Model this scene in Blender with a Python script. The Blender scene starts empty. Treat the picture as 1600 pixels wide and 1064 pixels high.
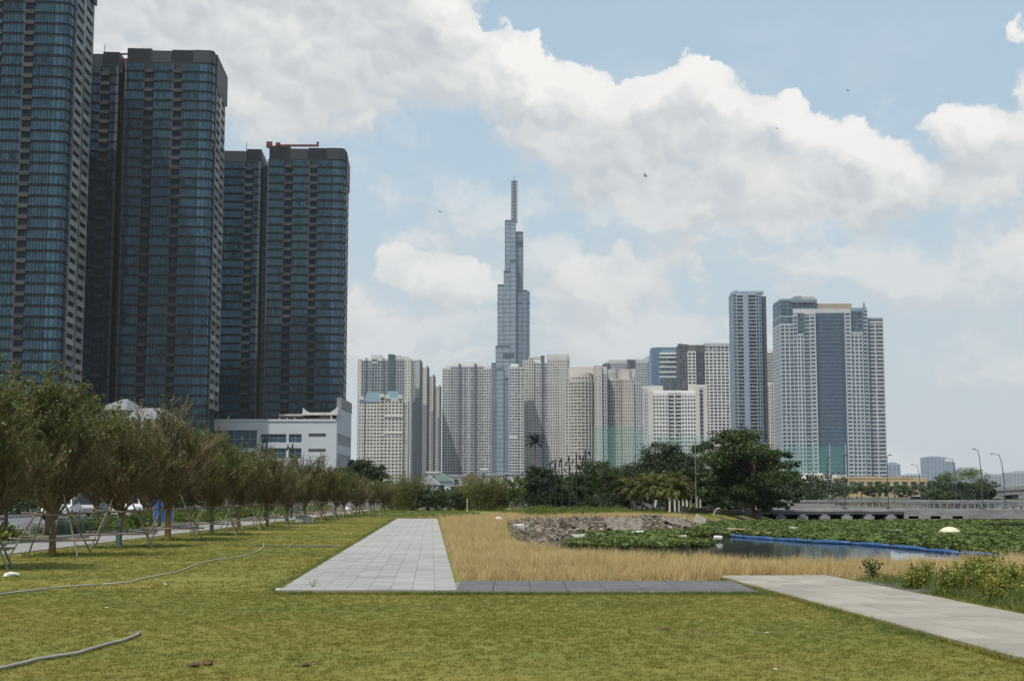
import bpy, math, random
import numpy as np
from mathutils import Vector, Matrix
R = math.radians
S = bpy.context.scene
COL = S.collection
rng = random.Random(7)
# ------------------------------------------------------------------ camera
CAM_H = 1.65
FPX = 2200.0                        # focal length in photo pixels (1600 wide)
PITCH = math.atan(238.0 / FPX)
cam_d = bpy.data.cameras.new('camera'); cam = bpy.data.objects.new('camera', cam_d); COL.objects.link(cam)
cam_d.sensor_width = 36.0; cam_d.lens = 36.0 * FPX / 1600.0
cam_d.clip_start = 0.2; cam_d.clip_end = 20000
cam.location = (0, 0, CAM_H); cam.rotation_euler = (R(90) + PITCH, 0, 0)
S.camera = cam
CP, SP = math.cos(PITCH), math.sin(PITCH)
def P(px, py, Y):
    """point at distance Y in front of the camera that projects to the photo pixel"""
    u = (px - 800) / FPX; v = (532 - py) / FPX
    k = Y / (CP - v * SP)
    return Vector((u * k, Y, CAM_H + (SP + v * CP) * k))
def G(px, py, z=0.0):
    """ground point (height z) seen at the photo pixel"""
    u = (px - 800) / FPX; v = (532 - py) / FPX
    k = (z - CAM_H) / (SP + v * CP)
    return Vector((u * k, (CP - v * SP) * k, z))
def DIR(px, py):
    u = (px - 800) / FPX; v = (532 - py) / FPX
    return Vector((u, CP - v * SP, SP + v * CP)).normalized()
# ------------------------------------------------------------------ render settings
S.view_settings.view_transform = 'Standard'; S.view_settings.look = 'None'
S.view_settings.gamma = 1.0; S.view_settings.exposure = 0.0
S.view_settings.use_curve_mapping = False
S.render.engine = 'CYCLES'
cy = S.cycles
cy.use_denoising = True
try: cy.denoiser = 'OPENIMAGEDENOISE'
except Exception: pass
cy.max_bounces = 6; cy.diffuse_bounces = 2; cy.glossy_bounces = 3; cy.transmission_bounces = 3
cy.transparent_max_bounces = 12; cy.volume_bounces = 0
cy.caustics_reflective = False; cy.caustics_refractive = False
cy.sample_clamp_indirect = 6.0
S.render.use_persistent_data = False
# ------------------------------------------------------------------ sun + sky
SUN_EL, SUN_AZ = R(62), R(218)       # azimuth clockwise from +Y (the view direction): behind the camera, to the left
SUNV = Vector((math.sin(SUN_AZ) * math.cos(SUN_EL), math.cos(SUN_AZ) * math.cos(SUN_EL), math.sin(SUN_EL)))
sun_d = bpy.data.lights.new('sun', 'SUN'); sun_d.energy = 3.9; sun_d.angle = R(1.2); sun_d.color = (1.0, 0.955, 0.88)
sun = bpy.data.objects.new('sun', sun_d); COL.objects.link(sun)
sun.rotation_euler = (-SUNV).to_track_quat('-Z', 'Y').to_euler(); sun.location = (0, 0, 300)

W = bpy.data.worlds.new('World'); S.world = W; W.use_nodes = True
SKY_STRENGTH = 0.14
class NT:
    """small helper for building node trees"""
    def __init__(s, tree): s.t = tree; s.n = tree.nodes; s.l = tree.links
    def add(s, typ, **kw):
        n = s.n.new(typ)
        for k, v in kw.items(): setattr(n, k, v)
        return n
    def put(s, sock, v):
        if isinstance(v, bpy.types.NodeSocket): s.l.new(v, sock)
        elif v is not None: sock.default_value = v
    def math(s, op, a, b=None, c=None, clamp=False):
        n = s.add('ShaderNodeMath', operation=op); n.use_clamp = clamp
        for i, v in enumerate((a, b, c)):
            if v is not None: s.put(n.inputs[i], v)
        return n.outputs[0]
    def vmath(s, op, a, b=None, scale=None):
        n = s.add('ShaderNodeVectorMath', operation=op)
        s.put(n.inputs[0], a)
        if b is not None: s.put(n.inputs[1], b)
        if scale is not None: s.put(n.inputs['Scale'], scale)
        return n.outputs['Value'] if op in ('DISTANCE', 'DOT_PRODUCT', 'LENGTH') else n.outputs[0]
    def maprange(s, v, a, b, c, d, interp='LINEAR'):
        n = s.add('ShaderNodeMapRange', interpolation_type=interp); n.clamp = True
        s.put(n.inputs[0], v)
        for i, x in enumerate((a, b, c, d)): s.put(n.inputs[1 + i], x)
        return n.outputs[0]
    def mix(s, f, a, b):
        n = s.add('ShaderNodeMix', data_type='RGBA'); n.clamp_factor = True
        s.put(n.inputs[0], f); s.put(n.inputs[6], a); s.put(n.inputs[7], b)
        return n.outputs[2]
    def noise(s, vec, scale, detail=4, rough=.55, col=False, dist=0.0):
        n = s.add('ShaderNodeTexNoise'); s.put(n.inputs['Vector'], vec)
        n.inputs['Scale'].default_value = scale; n.inputs['Detail'].default_value = detail
        n.inputs['Roughness'].default_value = rough; n.inputs['Distortion'].default_value = dist
        return n.outputs[1 if col else 0]
def c4(c): return (c[0], c[1], c[2], 1.0)

# --- cloud density as a node group over the view direction (a sky at infinity)
# (photo px, py, radius px, weight): where the cumulus banks stand in the sky
BLOBS = [
 # grey bank, upper left
 (300,-40,190,.9),(450,10,200,1.0),(600,20,170,1.0),(690,50,100,.8),(520,130,130,.7),(400,120,150,.8),(600,120,105,.55),(150,60,200,.8),(20,100,200,.7),(420,205,70,.3),(560,190,60,.3),
 # the long cumulus bank
 (790,110,66,1.0),(815,88,38,.7),(740,150,60,.6),(860,165,80,1.0),(905,185,80,1.0),(960,190,75,1.0),(1035,150,48,.8),(1090,140,62,1.0),(1110,190,85,1.0),(1000,240,105,1.0),
 (900,270,95,.9),(1215,205,52,.9),(1240,240,75,1.0),(1335,225,56,.9),(1340,270,90,1.0),(1150,270,110,1.0),(1430,285,62,.9),(1250,310,110,.8),(1050,320,110,.8),(1480,300,45,.6),(800,200,75,.7),(1380,330,90,.5),
 # right hand cloud
 (1500,195,58,.9),(1560,235,75,1.0),(1610,275,90,1.0),(1530,270,60,.7),(1600,40,40,.7),(1595,130,26,.5),(1610,400,60,.8),(1580,390,34,.6),(1680,200,120,.9),
 # low clouds between and behind the towers
 (600,400,40,.7),(640,425,42,.65),(720,440,60,.9),(690,470,70,.7),(780,450,40,.5),(560,500,70,.8),(900,430,62,.7),(960,450,80,.7),(1060,440,70,.55),(880,500,90,.6),(1180,470,90,.4),(1350,380,60,.5),(1450,450,80,.35),(840,345,22,.42),(865,372,26,.45),(1500,430,70,.3),(1000,530,150,.4),(650,540,120,.5),
]
w = NT(W.node_tree); w.n.clear()
tc = w.add('ShaderNodeTexCoord'); dv = w.vmath('NORMALIZE', tc.outputs['Generated'])
w1 = w.vmath('SUBTRACT', w.noise(dv, 10.0, 2, .5, col=True), (.5, .5, .5))
w2 = w.vmath('SUBTRACT', w.noise(dv, 42.0, 3, .6, col=True), (.5, .5, .5))
pv = w.vmath('ADD', dv, w.vmath('ADD', w.vmath('SCALE', w1, scale=.030), w.vmath('SCALE', w2, scale=.024)))
def blobs(vec):
    acc = None
    for bx_, by_, br_, bw_ in BLOBS:
        f = w.maprange(w.vmath('DISTANCE', vec, tuple(DIR(bx_, by_))), br_ * 1.22 / FPX, br_ * .30 / FPX, 0.0, bw_)
        acc = f if acc is None else w.math('ADD', acc, f)
    return w.math('MINIMUM', acc, 1.5)
def puff(vec, scale):
    v = w.add('ShaderNodeTexVoronoi', feature='F1'); w.put(v.inputs['Vector'], vec); v.inputs['Scale'].default_value = scale
    return v.outputs['Distance']
LOFF = (.008, 0, .021)               # towards the sun's side, up
s0 = blobs(pv); s1 = blobs(w.vmath('ADD', pv, LOFF))
# everywhere outside the picture the same broken cumulus goes on
gen = w.maprange(w.noise(pv, 2.6, 4, .55), .42, .66, -.35, 1.3)
fr = w.maprange(w.vmath('DISTANCE', dv, tuple(DIR(800, 330))), .44, .62, 0, 1, 'SMOOTHSTEP')
inv = w.math('SUBTRACT', 1.0, fr)
acc = w.math('ADD', w.math('MULTIPLY', s0, inv), w.math('MULTIPLY', gen, fr))
pa0, pb0 = puff(pv, 24), puff(pv, 62)
pa1 = puff(w.vmath('ADD', pv, (.004, 0, .011)), 24); pb1 = puff(w.vmath('ADD', pv, (.002, 0, .005)), 62)
fine = w.math('SUBTRACT', w.noise(pv, 75, 6, .66), .5)
det = w.math('ADD', w.math('ADD', w.math('MULTIPLY', w.math('SUBTRACT', .45, pa0), .75), w.math('MULTIPLY', w.math('SUBTRACT', .45, pb0), .55)), w.math('MULTIPLY', fine, .95))
d0 = w.math('ADD', w.math('SUBTRACT', acc, .40), det)
grad = w.math('ADD', w.math('MULTIPLY', w.math('SUBTRACT', s0, s1), inv), w.math('ADD', w.math('ADD', w.math('MULTIPLY', w.math('SUBTRACT', pa1, pa0), 1.0), w.math('MULTIPLY', w.math('SUBTRACT', pb1, pb0), .75)), w.math('ADD', w.math('MULTIPLY', fine, .30), w.math('MULTIPLY', fr, .15))))
lit = w.maprange(grad, -.34, .95, 0.0, 1.0)
soft = w.maprange(grad, -.25, .25, .85, .26)                  # ragged soft bases, crisp sunlit tops
alpha = w.maprange(w.math('DIVIDE', d0, soft), 0.0, 1.0, 0, 1, 'SMOOTHSTEP')
thick = w.maprange(d0, .3, 1.6, 0, 1)
sky = w.add('ShaderNodeTexSky', sky_type='NISHITA'); sky.sun_disc = False
sky.sun_elevation = SUN_EL; sky.sun_rotation = SUN_AZ; sky.altitude = 5; sky.air_density = 1.2; sky.dust_density = 2.0; sky.ozone_density = 1.0
k = 1.0 / SKY_STRENGTH
def sc(c): return (c[0] * k, c[1] * k, c[2] * k, 1)
shade = w.mix(thick, sc((.64, .67, .69)), sc((.53, .56, .585)))
ccol = w.mix(lit, shade, sc((1.0, .98, .93)))
sep = w.add('ShaderNodeSeparateXYZ'); w.put(sep.inputs[0], dv)
el = sep.outputs[2]
base = w.mix(w.maprange(el, 0, .6, .70, .55), sky.outputs[0], sc((.53, .68, .78)))
full = w.mix(w.math('MULTIPLY', alpha, .93), base, ccol)
# thin layered cloud low in the sky
lowv = w.vmath('MULTIPLY', pv, (1, 1, 1.7))
nl = w.noise(lowv, 9.0, 7, .60)
low = w.math('MULTIPLY', w.maprange(nl, .44, .60, 0, 1, 'SMOOTHSTEP'), w.maprange(el, .10, .36, .80, .0, 'SMOOTHSTEP'))
nl2 = w.noise(w.vmath('ADD', lowv, (.006, 0, .03)), 9.0, 4, .60)
lcol = w.mix(w.maprange(w.math('SUBTRACT', nl, nl2), -.05, .09, 0, 1, 'SMOOTHSTEP'), sc((.66, .685, .70)), sc((.90, .88, .84)))
full = w.mix(low, full, lcol)
hz = w.maprange(el, .0, .28, .72, 0.0, 'SMOOTHSTEP')           # the air near the horizon
full = w.mix(hz, full, sc((.66, .70, .72)))
below = w.maprange(el, -.02, .0, 1, 0)
full = w.mix(below, full, sc((.20, .21, .20)))
bg = w.add('ShaderNodeBackground'); w.put(bg.inputs[0], full); bg.inputs[1].default_value = SKY_STRENGTH
wo = w.add('ShaderNodeOutputWorld'); w.l.new(bg.outputs[0], wo.inputs[0])
try: W.cycles.sampling_method = 'MANUAL'; W.cycles.sample_map_resolution = 256
except Exception: pass

# ------------------------------------------------------------------ materials
MATS = {}
def mat(name, col, rough=.7, var=0.0, vs=1.0, col2=None, bump=0.0, bs=30.0, metal=0.0, spec=.5, trans=0.0, island=0.0, objrand=0.0, coat=0.0, det=5, alpha=None, stretch=None, ior=None):
    if name in MATS: return MATS[name]
    m = bpy.data.materials.new(name); m.use_nodes = True; MATS[name] = m
    t = NT(m.node_tree); b = t.n['Principled BSDF']; out = t.n['Material Output']
    b.inputs['Roughness'].default_value = rough; b.inputs['Metallic'].default_value = metal
    b.inputs['Specular IOR Level'].default_value = spec
    if ior: b.inputs['IOR'].default_value = ior
    geo = t.add('ShaderNodeNewGeometry'); vec = geo.outputs['Position']
    if stretch: vec = t.vmath('MULTIPLY', vec, stretch)
    cc = c4(col); c2 = c4(col2) if col2 else c4([x * (1 - var) for x in col]); res = None
    if var or col2:
        f = t.maprange(t.noise(vec, vs, det, .6), .32, .68, 0, 1)
        res = t.mix(f, cc, c2)
    if island or objrand:
        src = geo.outputs['Random Per Island'] if island else t.add('ShaderNodeObjectInfo').outputs['Random']
        amt = island or objrand
        h = t.add('ShaderNodeHueSaturation'); t.put(h.inputs['Color'], res if res else cc)
        t.put(h.inputs['Value'], t.maprange(src, 0, 1, 1 - amt, 1 + amt))
        t.put(h.inputs['Hue'], t.maprange(t.math('FRACT', t.math('MULTIPLY', src, 7.31)), 0, 1, .5 - amt * .05, .5 + amt * .05))
        res = h.outputs[0]
    if res: t.l.new(res, b.inputs['Base Color'])
    else: b.inputs['Base Color'].default_value = cc
    if bump:
        bn = t.add('ShaderNodeBump'); bn.inputs['Strength'].default_value = bump; bn.inputs['Distance'].default_value = .05
        t.put(bn.inputs['Height'], t.noise(vec, bs, 5, .6)); t.l.new(bn.outputs[0], b.inputs['Normal'])
    if trans:
        tr = t.add('ShaderNodeBsdfTranslucent'); 
        if res: t.l.new(res, tr.inputs[0])
        else: tr.inputs[0].default_value = cc
        mx = t.add('ShaderNodeMixShader'); mx.inputs[0].default_value = trans
        t.l.new(b.outputs[0], mx.inputs[1]); t.l.new(tr.outputs[0], mx.inputs[2]); t.l.new(mx.outputs[0], out.inputs[0])
    if alpha is not None:
        tp = t.add('ShaderNodeBsdfTransparent'); mx = t.add('ShaderNodeMixShader'); mx.inputs[0].default_value = alpha
        t.l.new(tp.outputs[0], mx.inputs[1]); t.l.new(b.outputs[0], mx.inputs[2]); t.l.new(mx.outputs[0], out.inputs[0])
    return m
def room_glass(name, a, b_, rough=.12, cell=(1.7, 1.7, 3.3), spec=.5, light=.12, lcol=(.30, .29, .26)):
    """window glass whose rooms behind differ from pane to pane (curtains, blinds)"""
    if name in MATS: return MATS[name]
    m = bpy.data.materials.new(name); m.use_nodes = True; MATS[name] = m
    t = NT(m.node_tree); bs = t.n['Principled BSDF']
    geo = t.add('ShaderNodeNewGeometry')
    v = t.vmath('FLOOR', t.vmath('DIVIDE', geo.outputs['Position'], cell))
    wn = t.add('ShaderNodeTexWhiteNoise'); wn.noise_dimensions = '3D'; t.put(wn.inputs['Vector'], v)
    c = t.mix(wn.outputs['Value'], c4(a), c4(b_))
    wn2 = t.add('ShaderNodeTexWhiteNoise'); wn2.noise_dimensions = '3D'; t.put(wn2.inputs['Vector'], t.vmath('ADD', v, (7.3, 1.1, 3.7)))
    c = t.mix(t.maprange(wn2.outputs['Value'], 1 - light, 1 - light + .02, 0, .75), c, c4(lcol))
    t.l.new(c, bs.inputs['Base Color']); bs.inputs['Roughness'].default_value = rough
    bs.inputs['Specular IOR Level'].default_value = spec
    return m

# ------------------------------------------------------------------ mesh + object helpers
class MB:
    def __init__(s): s.v = []; s.f = []
    def box(s, x0, y0, z0, x1, y1, z1):
        i = len(s.v)
        s.v += [(x0,y0,z0),(x1,y0,z0),(x1,y1,z0),(x0,y1,z0),(x0,y0,z1),(x1,y0,z1),(x1,y1,z1),(x0,y1,z1)]
        s.f += [(i,i+3,i+2,i+1),(i+4,i+5,i+6,i+7),(i,i+1,i+5,i+4),(i+1,i+2,i+6,i+5),(i+2,i+3,i+7,i+6),(i+3,i,i+4,i+7)]
        return s
    def quad(s, *p):
        i = len(s.v); s.v += [tuple(x) for x in p]; s.f.append(tuple(range(i, i + len(p)))); return s
    def prism(s, pts, z0, z1):
        """vertical extrusion of a ccw outline"""
        i = len(s.v); n = len(pts)
        s.v += [(p[0], p[1], z0) for p in pts] + [(p[0], p[1], z1) for p in pts]
        s.f += [tuple(i + n - 1 - j for j in range(n)), tuple(i + n + j for j in range(n))]
        for j in range(n): s.f.append((i+j, i+(j+1) % n, i+n+(j+1) % n, i+n+j))
        return s
    def prof(s, pts, y0, y1):
        """x-z outline extruded along y"""
        i = len(s.v); n = len(pts)
        s.v += [(p[0], y0, p[1]) for p in pts] + [(p[0], y1, p[1]) for p in pts]
        s.f += [tuple(i + j for j in range(n)), tuple(i + 2*n - 1 - j for j in range(n))]
        for j in range(n): s.f.append((i+n+j, i+n+(j+1) % n, i+(j+1) % n, i+j))
        return s
    def tube(s, pts, r, seg=6, cap=True):
        """tapered tube along points; r scalar or list"""
        n = len(pts); rr = r if isinstance(r, (list, tuple)) else [r] * n
        base = len(s.v); up = Vector((.31, .17, .93))
        for k, p in enumerate(pts):
            p = Vector(p); a = Vector(pts[max(k-1, 0)]); b = Vector(pts[min(k+1, n-1)])
            t = (b - a).normalized(); x = t.cross(up)
            if x.length < .05: x = t.cross(Vector((1, 0, 0)))
            x.normalize(); y = t.cross(x)
            for j in range(seg):
                an = 2 * math.pi * j / seg
                s.v.append(tuple(p + (x * math.cos(an) + y * math.sin(an)) * rr[k]))
        for k in range(n - 1):
            for j in range(seg):
                a = base + k*seg + j; b = base + k*seg + (j+1) % seg
                s.f.append((a, b, b + seg, a + seg))
        if cap:
            s.f.append(tuple(base + seg - 1 - j for j in range(seg))); s.f.append(tuple(base + (n-1)*seg + j for j in range(seg)))
        return s
    def ball(s, c, r, nu=10, nv=6, sq=(1, 1, 1), jit=0.0, rg=None):
        base = len(s.v)
        for i in range(nv + 1):
            th = math.pi * i / nv
            for j in range(nu):
                ph = 2 * math.pi * j / nu
                k = r * (1 + (rg.uniform(-jit, jit) if rg else 0))
                s.v.append((c[0] + k*sq[0]*math.sin(th)*math.cos(ph), c[1] + k*sq[1]*math.sin(th)*math.sin(ph), c[2] + k*sq[2]*math.cos(th)))
        for i in range(nv):
            for j in range(nu):
                s.f.append((base+i*nu+j, base+(i+1)*nu+j, base+(i+1)*nu+(j+1) % nu, base+i*nu+(j+1) % nu))
        return s
    def mesh(s, name, m, org=(0, 0, 0), smooth=False):
        me = bpy.data.meshes.new(name)
        me.from_pydata([(x - org[0], y - org[1], z - org[2]) for x, y, z in s.v], [], s.f)
        if m: me.materials.append(m)
        if smooth: me.polygons.foreach_set('use_smooth', [True] * len(me.polygons))
        me.update(); return me
    def build(s, name, m, parent=None, org=(0, 0, 0), smooth=False):
        return link(name, s.mesh(name, m, org, smooth), parent)
def link(name, me, parent=None, loc=(0, 0, 0), rot=(0, 0, 0)):
    o = bpy.data.objects.new(name, me); COL.objects.link(o)
    o.location = loc; o.rotation_euler = rot
    if parent: o.parent = parent
    return o
def tag(o, label=None, cat=None, group=None, kind=None):
    if label: o['label'] = label
    if cat: o['category'] = cat
    if group: o['group'] = group
    if kind: o['kind'] = kind
    return o
def thing(name, label, cat, loc=(0, 0, 0), group=None, rot=(0, 0, 0)):
    o = link(name, None, None, loc, rot); o.empty_display_size = .3
    return tag(o, label, cat, group)
def copy_tree(o, parent=None):
    c = o.copy(); COL.objects.link(c)
    if parent: c.parent = parent
    for ch in list(o.children): copy_tree(ch, c)
    return c
ORD = ['first','second','third','fourth','fifth','sixth','seventh','eighth','ninth','tenth','eleventh','twelfth','thirteenth','fourteenth','fifteenth','sixteenth','seventeenth','eighteenth','nineteenth','twentieth']
def np_mesh(name, V, F4, m):
    """quads (n,4) from numpy arrays"""
    me = bpy.data.meshes.new(name)
    me.vertices.add(len(V)); me.vertices.foreach_set('co', np.asarray(V, dtype=np.float32).ravel())
    n = len(F4); me.loops.add(n * 4); me.loops.foreach_set('vertex_index', np.asarray(F4, dtype=np.int32).ravel())
    me.polygons.add(n); me.polygons.foreach_set('loop_start', np.arange(0, 4 * n, 4, dtype=np.int32))
    me.update(calc_edges=True); me.materials.append(m); return me
def leaf_mesh(name, C, L, Wd, m, seed=0, up=0.0, dirs=None, droop=0.0):
    """rhombic leaves at centres C (n,3); L, Wd leaf length/width arrays or scalars"""
    r = np.random.default_rng(seed); n = len(C)
    if dirs is None:
        d = r.normal(size=(n, 3)); d[:, 2] += up
    else: d = dirs + r.normal(size=(n, 3)) * .25
    d /= np.linalg.norm(d, axis=1, keepdims=True) + 1e-9
    q_ = r.normal(size=(n, 3)); s_ = np.cross(d, q_); s_ /= np.linalg.norm(s_, axis=1, keepdims=True) + 1e-9
    L = (np.broadcast_to(L, (n,)) * r.uniform(.7, 1.3, n))[:, None]; Wd = (np.broadcast_to(Wd, (n,)) * r.uniform(.7, 1.3, n))[:, None]
    nr = np.cross(d, s_)
    a = C - d * L * .5; b = C + s_ * Wd * .5 + nr * Wd * .15; c = C + d * L * .5; c[:, 2:3] -= droop * L; e = C - s_ * Wd * .5 + nr * Wd * .15
    V = np.stack([a, b, c, e], axis=1).reshape(-1, 3)
    return np_mesh(name, V, np.arange(4 * n).reshape(n, 4), m)
def scatter(name, pts, protos, smin, smax, seed=0, tilt=.15, kind='stuff'):
    """one mesh of points, each carrying a copy of one of the tuft meshes (geometry nodes)"""
    me = bpy.data.meshes.new(name); me.vertices.add(len(pts)); me.vertices.foreach_set('co', np.asarray(pts, dtype=np.float32).ravel()); me.update()
    o = link(name, me); tag(o, kind=kind)
    ng = bpy.data.node_groups.new(name + '_scatter', 'GeometryNodeTree')
    ng.interface.new_socket('Geometry', in_out='INPUT', socket_type='NodeSocketGeometry')
    ng.interface.new_socket('Geometry', in_out='OUTPUT', socket_type='NodeSocketGeometry')
    t = NT(ng); i = t.add('NodeGroupInput'); out = t.add('NodeGroupOutput')
    jg = t.add('GeometryNodeJoinGeometry') if len(protos) > 1 else None
    iop = t.add('GeometryNodeInstanceOnPoints')
    g2i = t.add('GeometryNodeGeometryToInstance')
    for p in protos:
        oi = t.add('GeometryNodeObjectInfo'); oi.inputs['Object'].default_value = p; oi.inputs['As Instance'].default_value = True
        t.l.new(oi.outputs['Geometry'], (jg or g2i).inputs[0])
    src = jg.outputs[0] if jg else g2i.outputs[0]
    t.l.new(i.outputs[0], iop.inputs['Points']); t.l.new(src, iop.inputs['Instance'])
    if jg: iop.inputs['Pick Instance'].default_value = True
    rv = t.add('FunctionNodeRandomValue', data_type='FLOAT_VECTOR'); rv.inputs[0].default_value = (-tilt, -tilt, 0); rv.inputs[1].default_value = (tilt, tilt, 6.283); rv.inputs['Seed'].default_value = seed
    t.l.new(rv.outputs[0], iop.inputs['Rotation'])
    rs = t.add('FunctionNodeRandomValue', data_type='FLOAT'); rs.inputs[2].default_value = smin; rs.inputs[3].default_value = smax; rs.inputs['Seed'].default_value = seed + 5
    t.l.new(rs.outputs[1], iop.inputs['Scale'])
    t.l.new(iop.outputs[0], out.inputs[0])
    md = o.modifiers.new('scatter', 'NODES'); md.node_group = ng
    return o
def proto(name, me):
    return bpy.data.objects.new(name, me)      # not linked: only instanced
HAZE_D = 7e-5
# ================================================================== THE SETTING
nr = np.random.default_rng(11)
def inpoly(X, Y, poly):
    X = np.asarray(X); Y = np.asarray(Y); c = np.zeros(X.shape, bool); n = len(poly)
    for i in range(n):
        x1, y1 = poly[i]; x2, y2 = poly[(i + 1) % n]
        if y1 == y2: continue
        c ^= ((y1 > Y) != (y2 > Y)) & (X < (x2 - x1) * (Y - y1) / (y2 - y1) + x1)
    return c
def segdist(X, Y, poly):
    D = np.full(X.shape, 1e9); n = len(poly)
    for i in range(n):
        x1, y1 = poly[i]; x2, y2 = poly[(i + 1) % n]; dx, dy = x2 - x1, y2 - y1
        t = np.clip(((X - x1) * dx + (Y - y1) * dy) / (dx * dx + dy * dy), 0, 1)
        D = np.minimum(D, np.hypot(X - x1 - t * dx, Y - y1 - t * dy))
    return D
WATER_Z = -0.6
WATER_POLY = [(2.4, 43), (4, 39.5), (9, 37.5), (20, 36.5), (90, 36), (90, 300), (24, 300), (22, 118), (18, 110), (14.5, 99), (12.5, 86), (9, 79), (4.5, 77), (2.6, 68), (2.0, 56)]
PATH_A = [tuple(G(435, 925).xy), tuple(G(714, 925).xy), tuple(G(683, 811).xy), tuple(G(620, 811).xy)]
DARK_B = [(-0.93, 23.35), (4.05, 23.35), (4.05, 26.35), (-1.05, 26.35)]
PATH_C = [(3.99, 27.9), (6.2, 27.9), (8.3, 0.0), (8.7, -6.0), (6.5, -6.0), (6.0, 0.0)]
DARK_R = [(6.3, 23.4), (12, 23.4), (12, 26.3), (6.1, 26.3)]
PATH_E = [(-3.6, 123), (-2.2, 123), (1.2, 96), (-0.6, 95)]
REEDS = [(-.95,26.5),(3.9,26.5),(3.95,28.1),(6.3,28.1),(7.0,26.7),(26,26.7),(26,32),(10,32.4),(4.2,33.2),(2.9,34.5),(1.7,37),(1.1,42),(-.1,53),(-.5,68),(0,80),(1.2,87),(3,89.5),(9,90.5),(13,93),(14,101),(-1,101),(-4.45,88.5)]
def vnoise(X, Y, s, seed=0):
    r = np.random.default_rng(seed); T = r.random((64, 64))
    x = X / s; y = Y / s; xi = np.floor(x).astype(int); yi = np.floor(y).astype(int); fx = x - xi; fy = y - yi
    fx = fx * fx * (3 - 2 * fx); fy = fy * fy * (3 - 2 * fy)
    a = T[xi % 64, yi % 64]; b = T[(xi + 1) % 64, yi % 64]; c = T[xi % 64, (yi + 1) % 64]; d = T[(xi + 1) % 64, (yi + 1) % 64]
    return (a * (1 - fx) + b * fx) * (1 - fy) + (c * (1 - fx) + d * fx) * fy - .5
def terrain_z(X, Y):
    X = np.asarray(X, float); Y = np.asarray(Y, float)
    sd = segdist(X, Y, WATER_POLY); sd = np.where(inpoly(X, Y, WATER_POLY), -sd, sd)
    t = np.clip((sd + 2.5) / 6.0, 0, 1); t = t * t * (3 - 2 * t)
    z = -1.45 + 1.45 * t
    near = np.minimum(segdist(X, Y, PATH_A), np.minimum(segdist(X, Y, DARK_B), segdist(X, Y, PATH_C)))
    ins = inpoly(X, Y, PATH_A) | inpoly(X, Y, DARK_B) | inpoly(X, Y, PATH_C) | inpoly(X, Y, DARK_R)
    k = np.where(ins, 0, np.clip(near / 1.5, 0, 1)) * np.clip((X + 13.4) / 2.0, 0, 1)
    z = z + k * t * (vnoise(X, Y, 5.0, 1) * .10 + vnoise(X, Y, 1.7, 2) * .05 + .015)
    # heaped rubble along the inlet
    rb = np.exp(-((Y - (84 + .35 * X)) / 7.0) ** 2) * np.clip((X - .5) / 2, 0, 1) * np.clip((15 - X) / 3, 0, 1)
    z = z + rb * (.0 + .26 * vnoise(X, Y, 2.1, 3))
    rb2 = np.exp(-((X - (1.6 + .0 * Y)) / 1.3) ** 2) * np.clip((Y - 46) / 6, 0, 1) * np.clip((84 - Y) / 6, 0, 1)
    z = z + rb2 * (.0 + .16 * vnoise(X, Y, 1.4, 4))
    return np.where(ins, np.minimum(z, -.004), z)
LAWN_COLS = None
def lawn_material(name, blade=False):
    m = bpy.data.materials.new(name); m.use_nodes = True; t = NT(m.node_tree); b = t.n['Principled BSDF']
    geo = t.add('ShaderNodeNewGeometry'); p = geo.outputs['Position']
    f1 = t.maprange(t.noise(t.vmath('MULTIPLY', p, (.6, 1.2, 1)), .55, 6, .65), .36, .64, 0, 1)
    f2 = t.maprange(t.noise(p, 1.9, 5, .65), .36, .66, 0, 1)
    f3 = t.maprange(t.noise(t.vmath('MULTIPLY', p, (.6, 1.1, 1)), .16, 3, .5), .40, .60, 0, 1)
    a = t.mix(f1, c4((.228, .198, .042)), c4((.165, .170, .032)))
    a = t.mix(t.math('MULTIPLY', f2, .55), a, c4((.245, .205, .048)))
    a = t.mix(t.math('MULTIPLY', f3, .48), a, c4((.130, .155, .028)))
    dry = t.maprange(t.noise(t.vmath('ADD', p, (31, 7, 0)), .62, 5, .7), .62, .76, 0, .7)
    a = t.mix(dry, a, c4((.245, .165, .072)))
    if blade:
        h = t.add('ShaderNodeHueSaturation'); t.put(h.inputs['Color'], a)
        oi = t.add('ShaderNodeObjectInfo')
        t.put(h.inputs['Value'], t.maprange(geo.outputs['Random Per Island'], 0, 1, .80, 1.10)); a = h.outputs[0]
    else:
        bn = t.add('ShaderNodeBump'); bn.inputs['Strength'].default_value = .7; bn.inputs['Distance'].default_value = .04
        t.put(bn.inputs['Height'], t.math('ADD', t.noise(p, 26, 5, .7), t.noise(t.vmath('MULTIPLY', p, (1, .5, 1)), 3.5, 4, .6)))
        t.l.new(bn.outputs[0], b.inputs['Normal'])
        fine = t.maprange(t.noise(p, 45, 3, .7), .3, .7, .7, 1.12)
        mm = t.add('ShaderNodeMix', data_type='RGBA', blend_type='MULTIPLY'); mm.inputs[0].default_value = 1
        t.put(mm.inputs[6], a); cb = t.add('ShaderNodeCombineColor'); [t.put(cb.inputs[i], fine) for i in range(3)]; t.put(mm.inputs[7], cb.outputs[0]); a = mm.outputs[2]
    t.l.new(a, b.inputs['Base Color']); b.inputs['Roughness'].default_value = .8; b.inputs['Specular IOR Level'].default_value = .2
    if blade:
        tr = t.add('ShaderNodeBsdfTranslucent'); t.l.new(a, tr.inputs[0]); mx = t.add('ShaderNodeMixShader'); mx.inputs[0].default_value = .25
        t.l.new(b.outputs[0], mx.inputs[1]); t.l.new(tr.outputs[0], mx.inputs[2]); t.l.new(mx.outputs[0], t.n['Material Output'].inputs[0])
    MATS[name] = m; return m
M_lawn = lawn_material('lawn_turf'); M_blade = lawn_material('lawn_blade', True)
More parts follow.
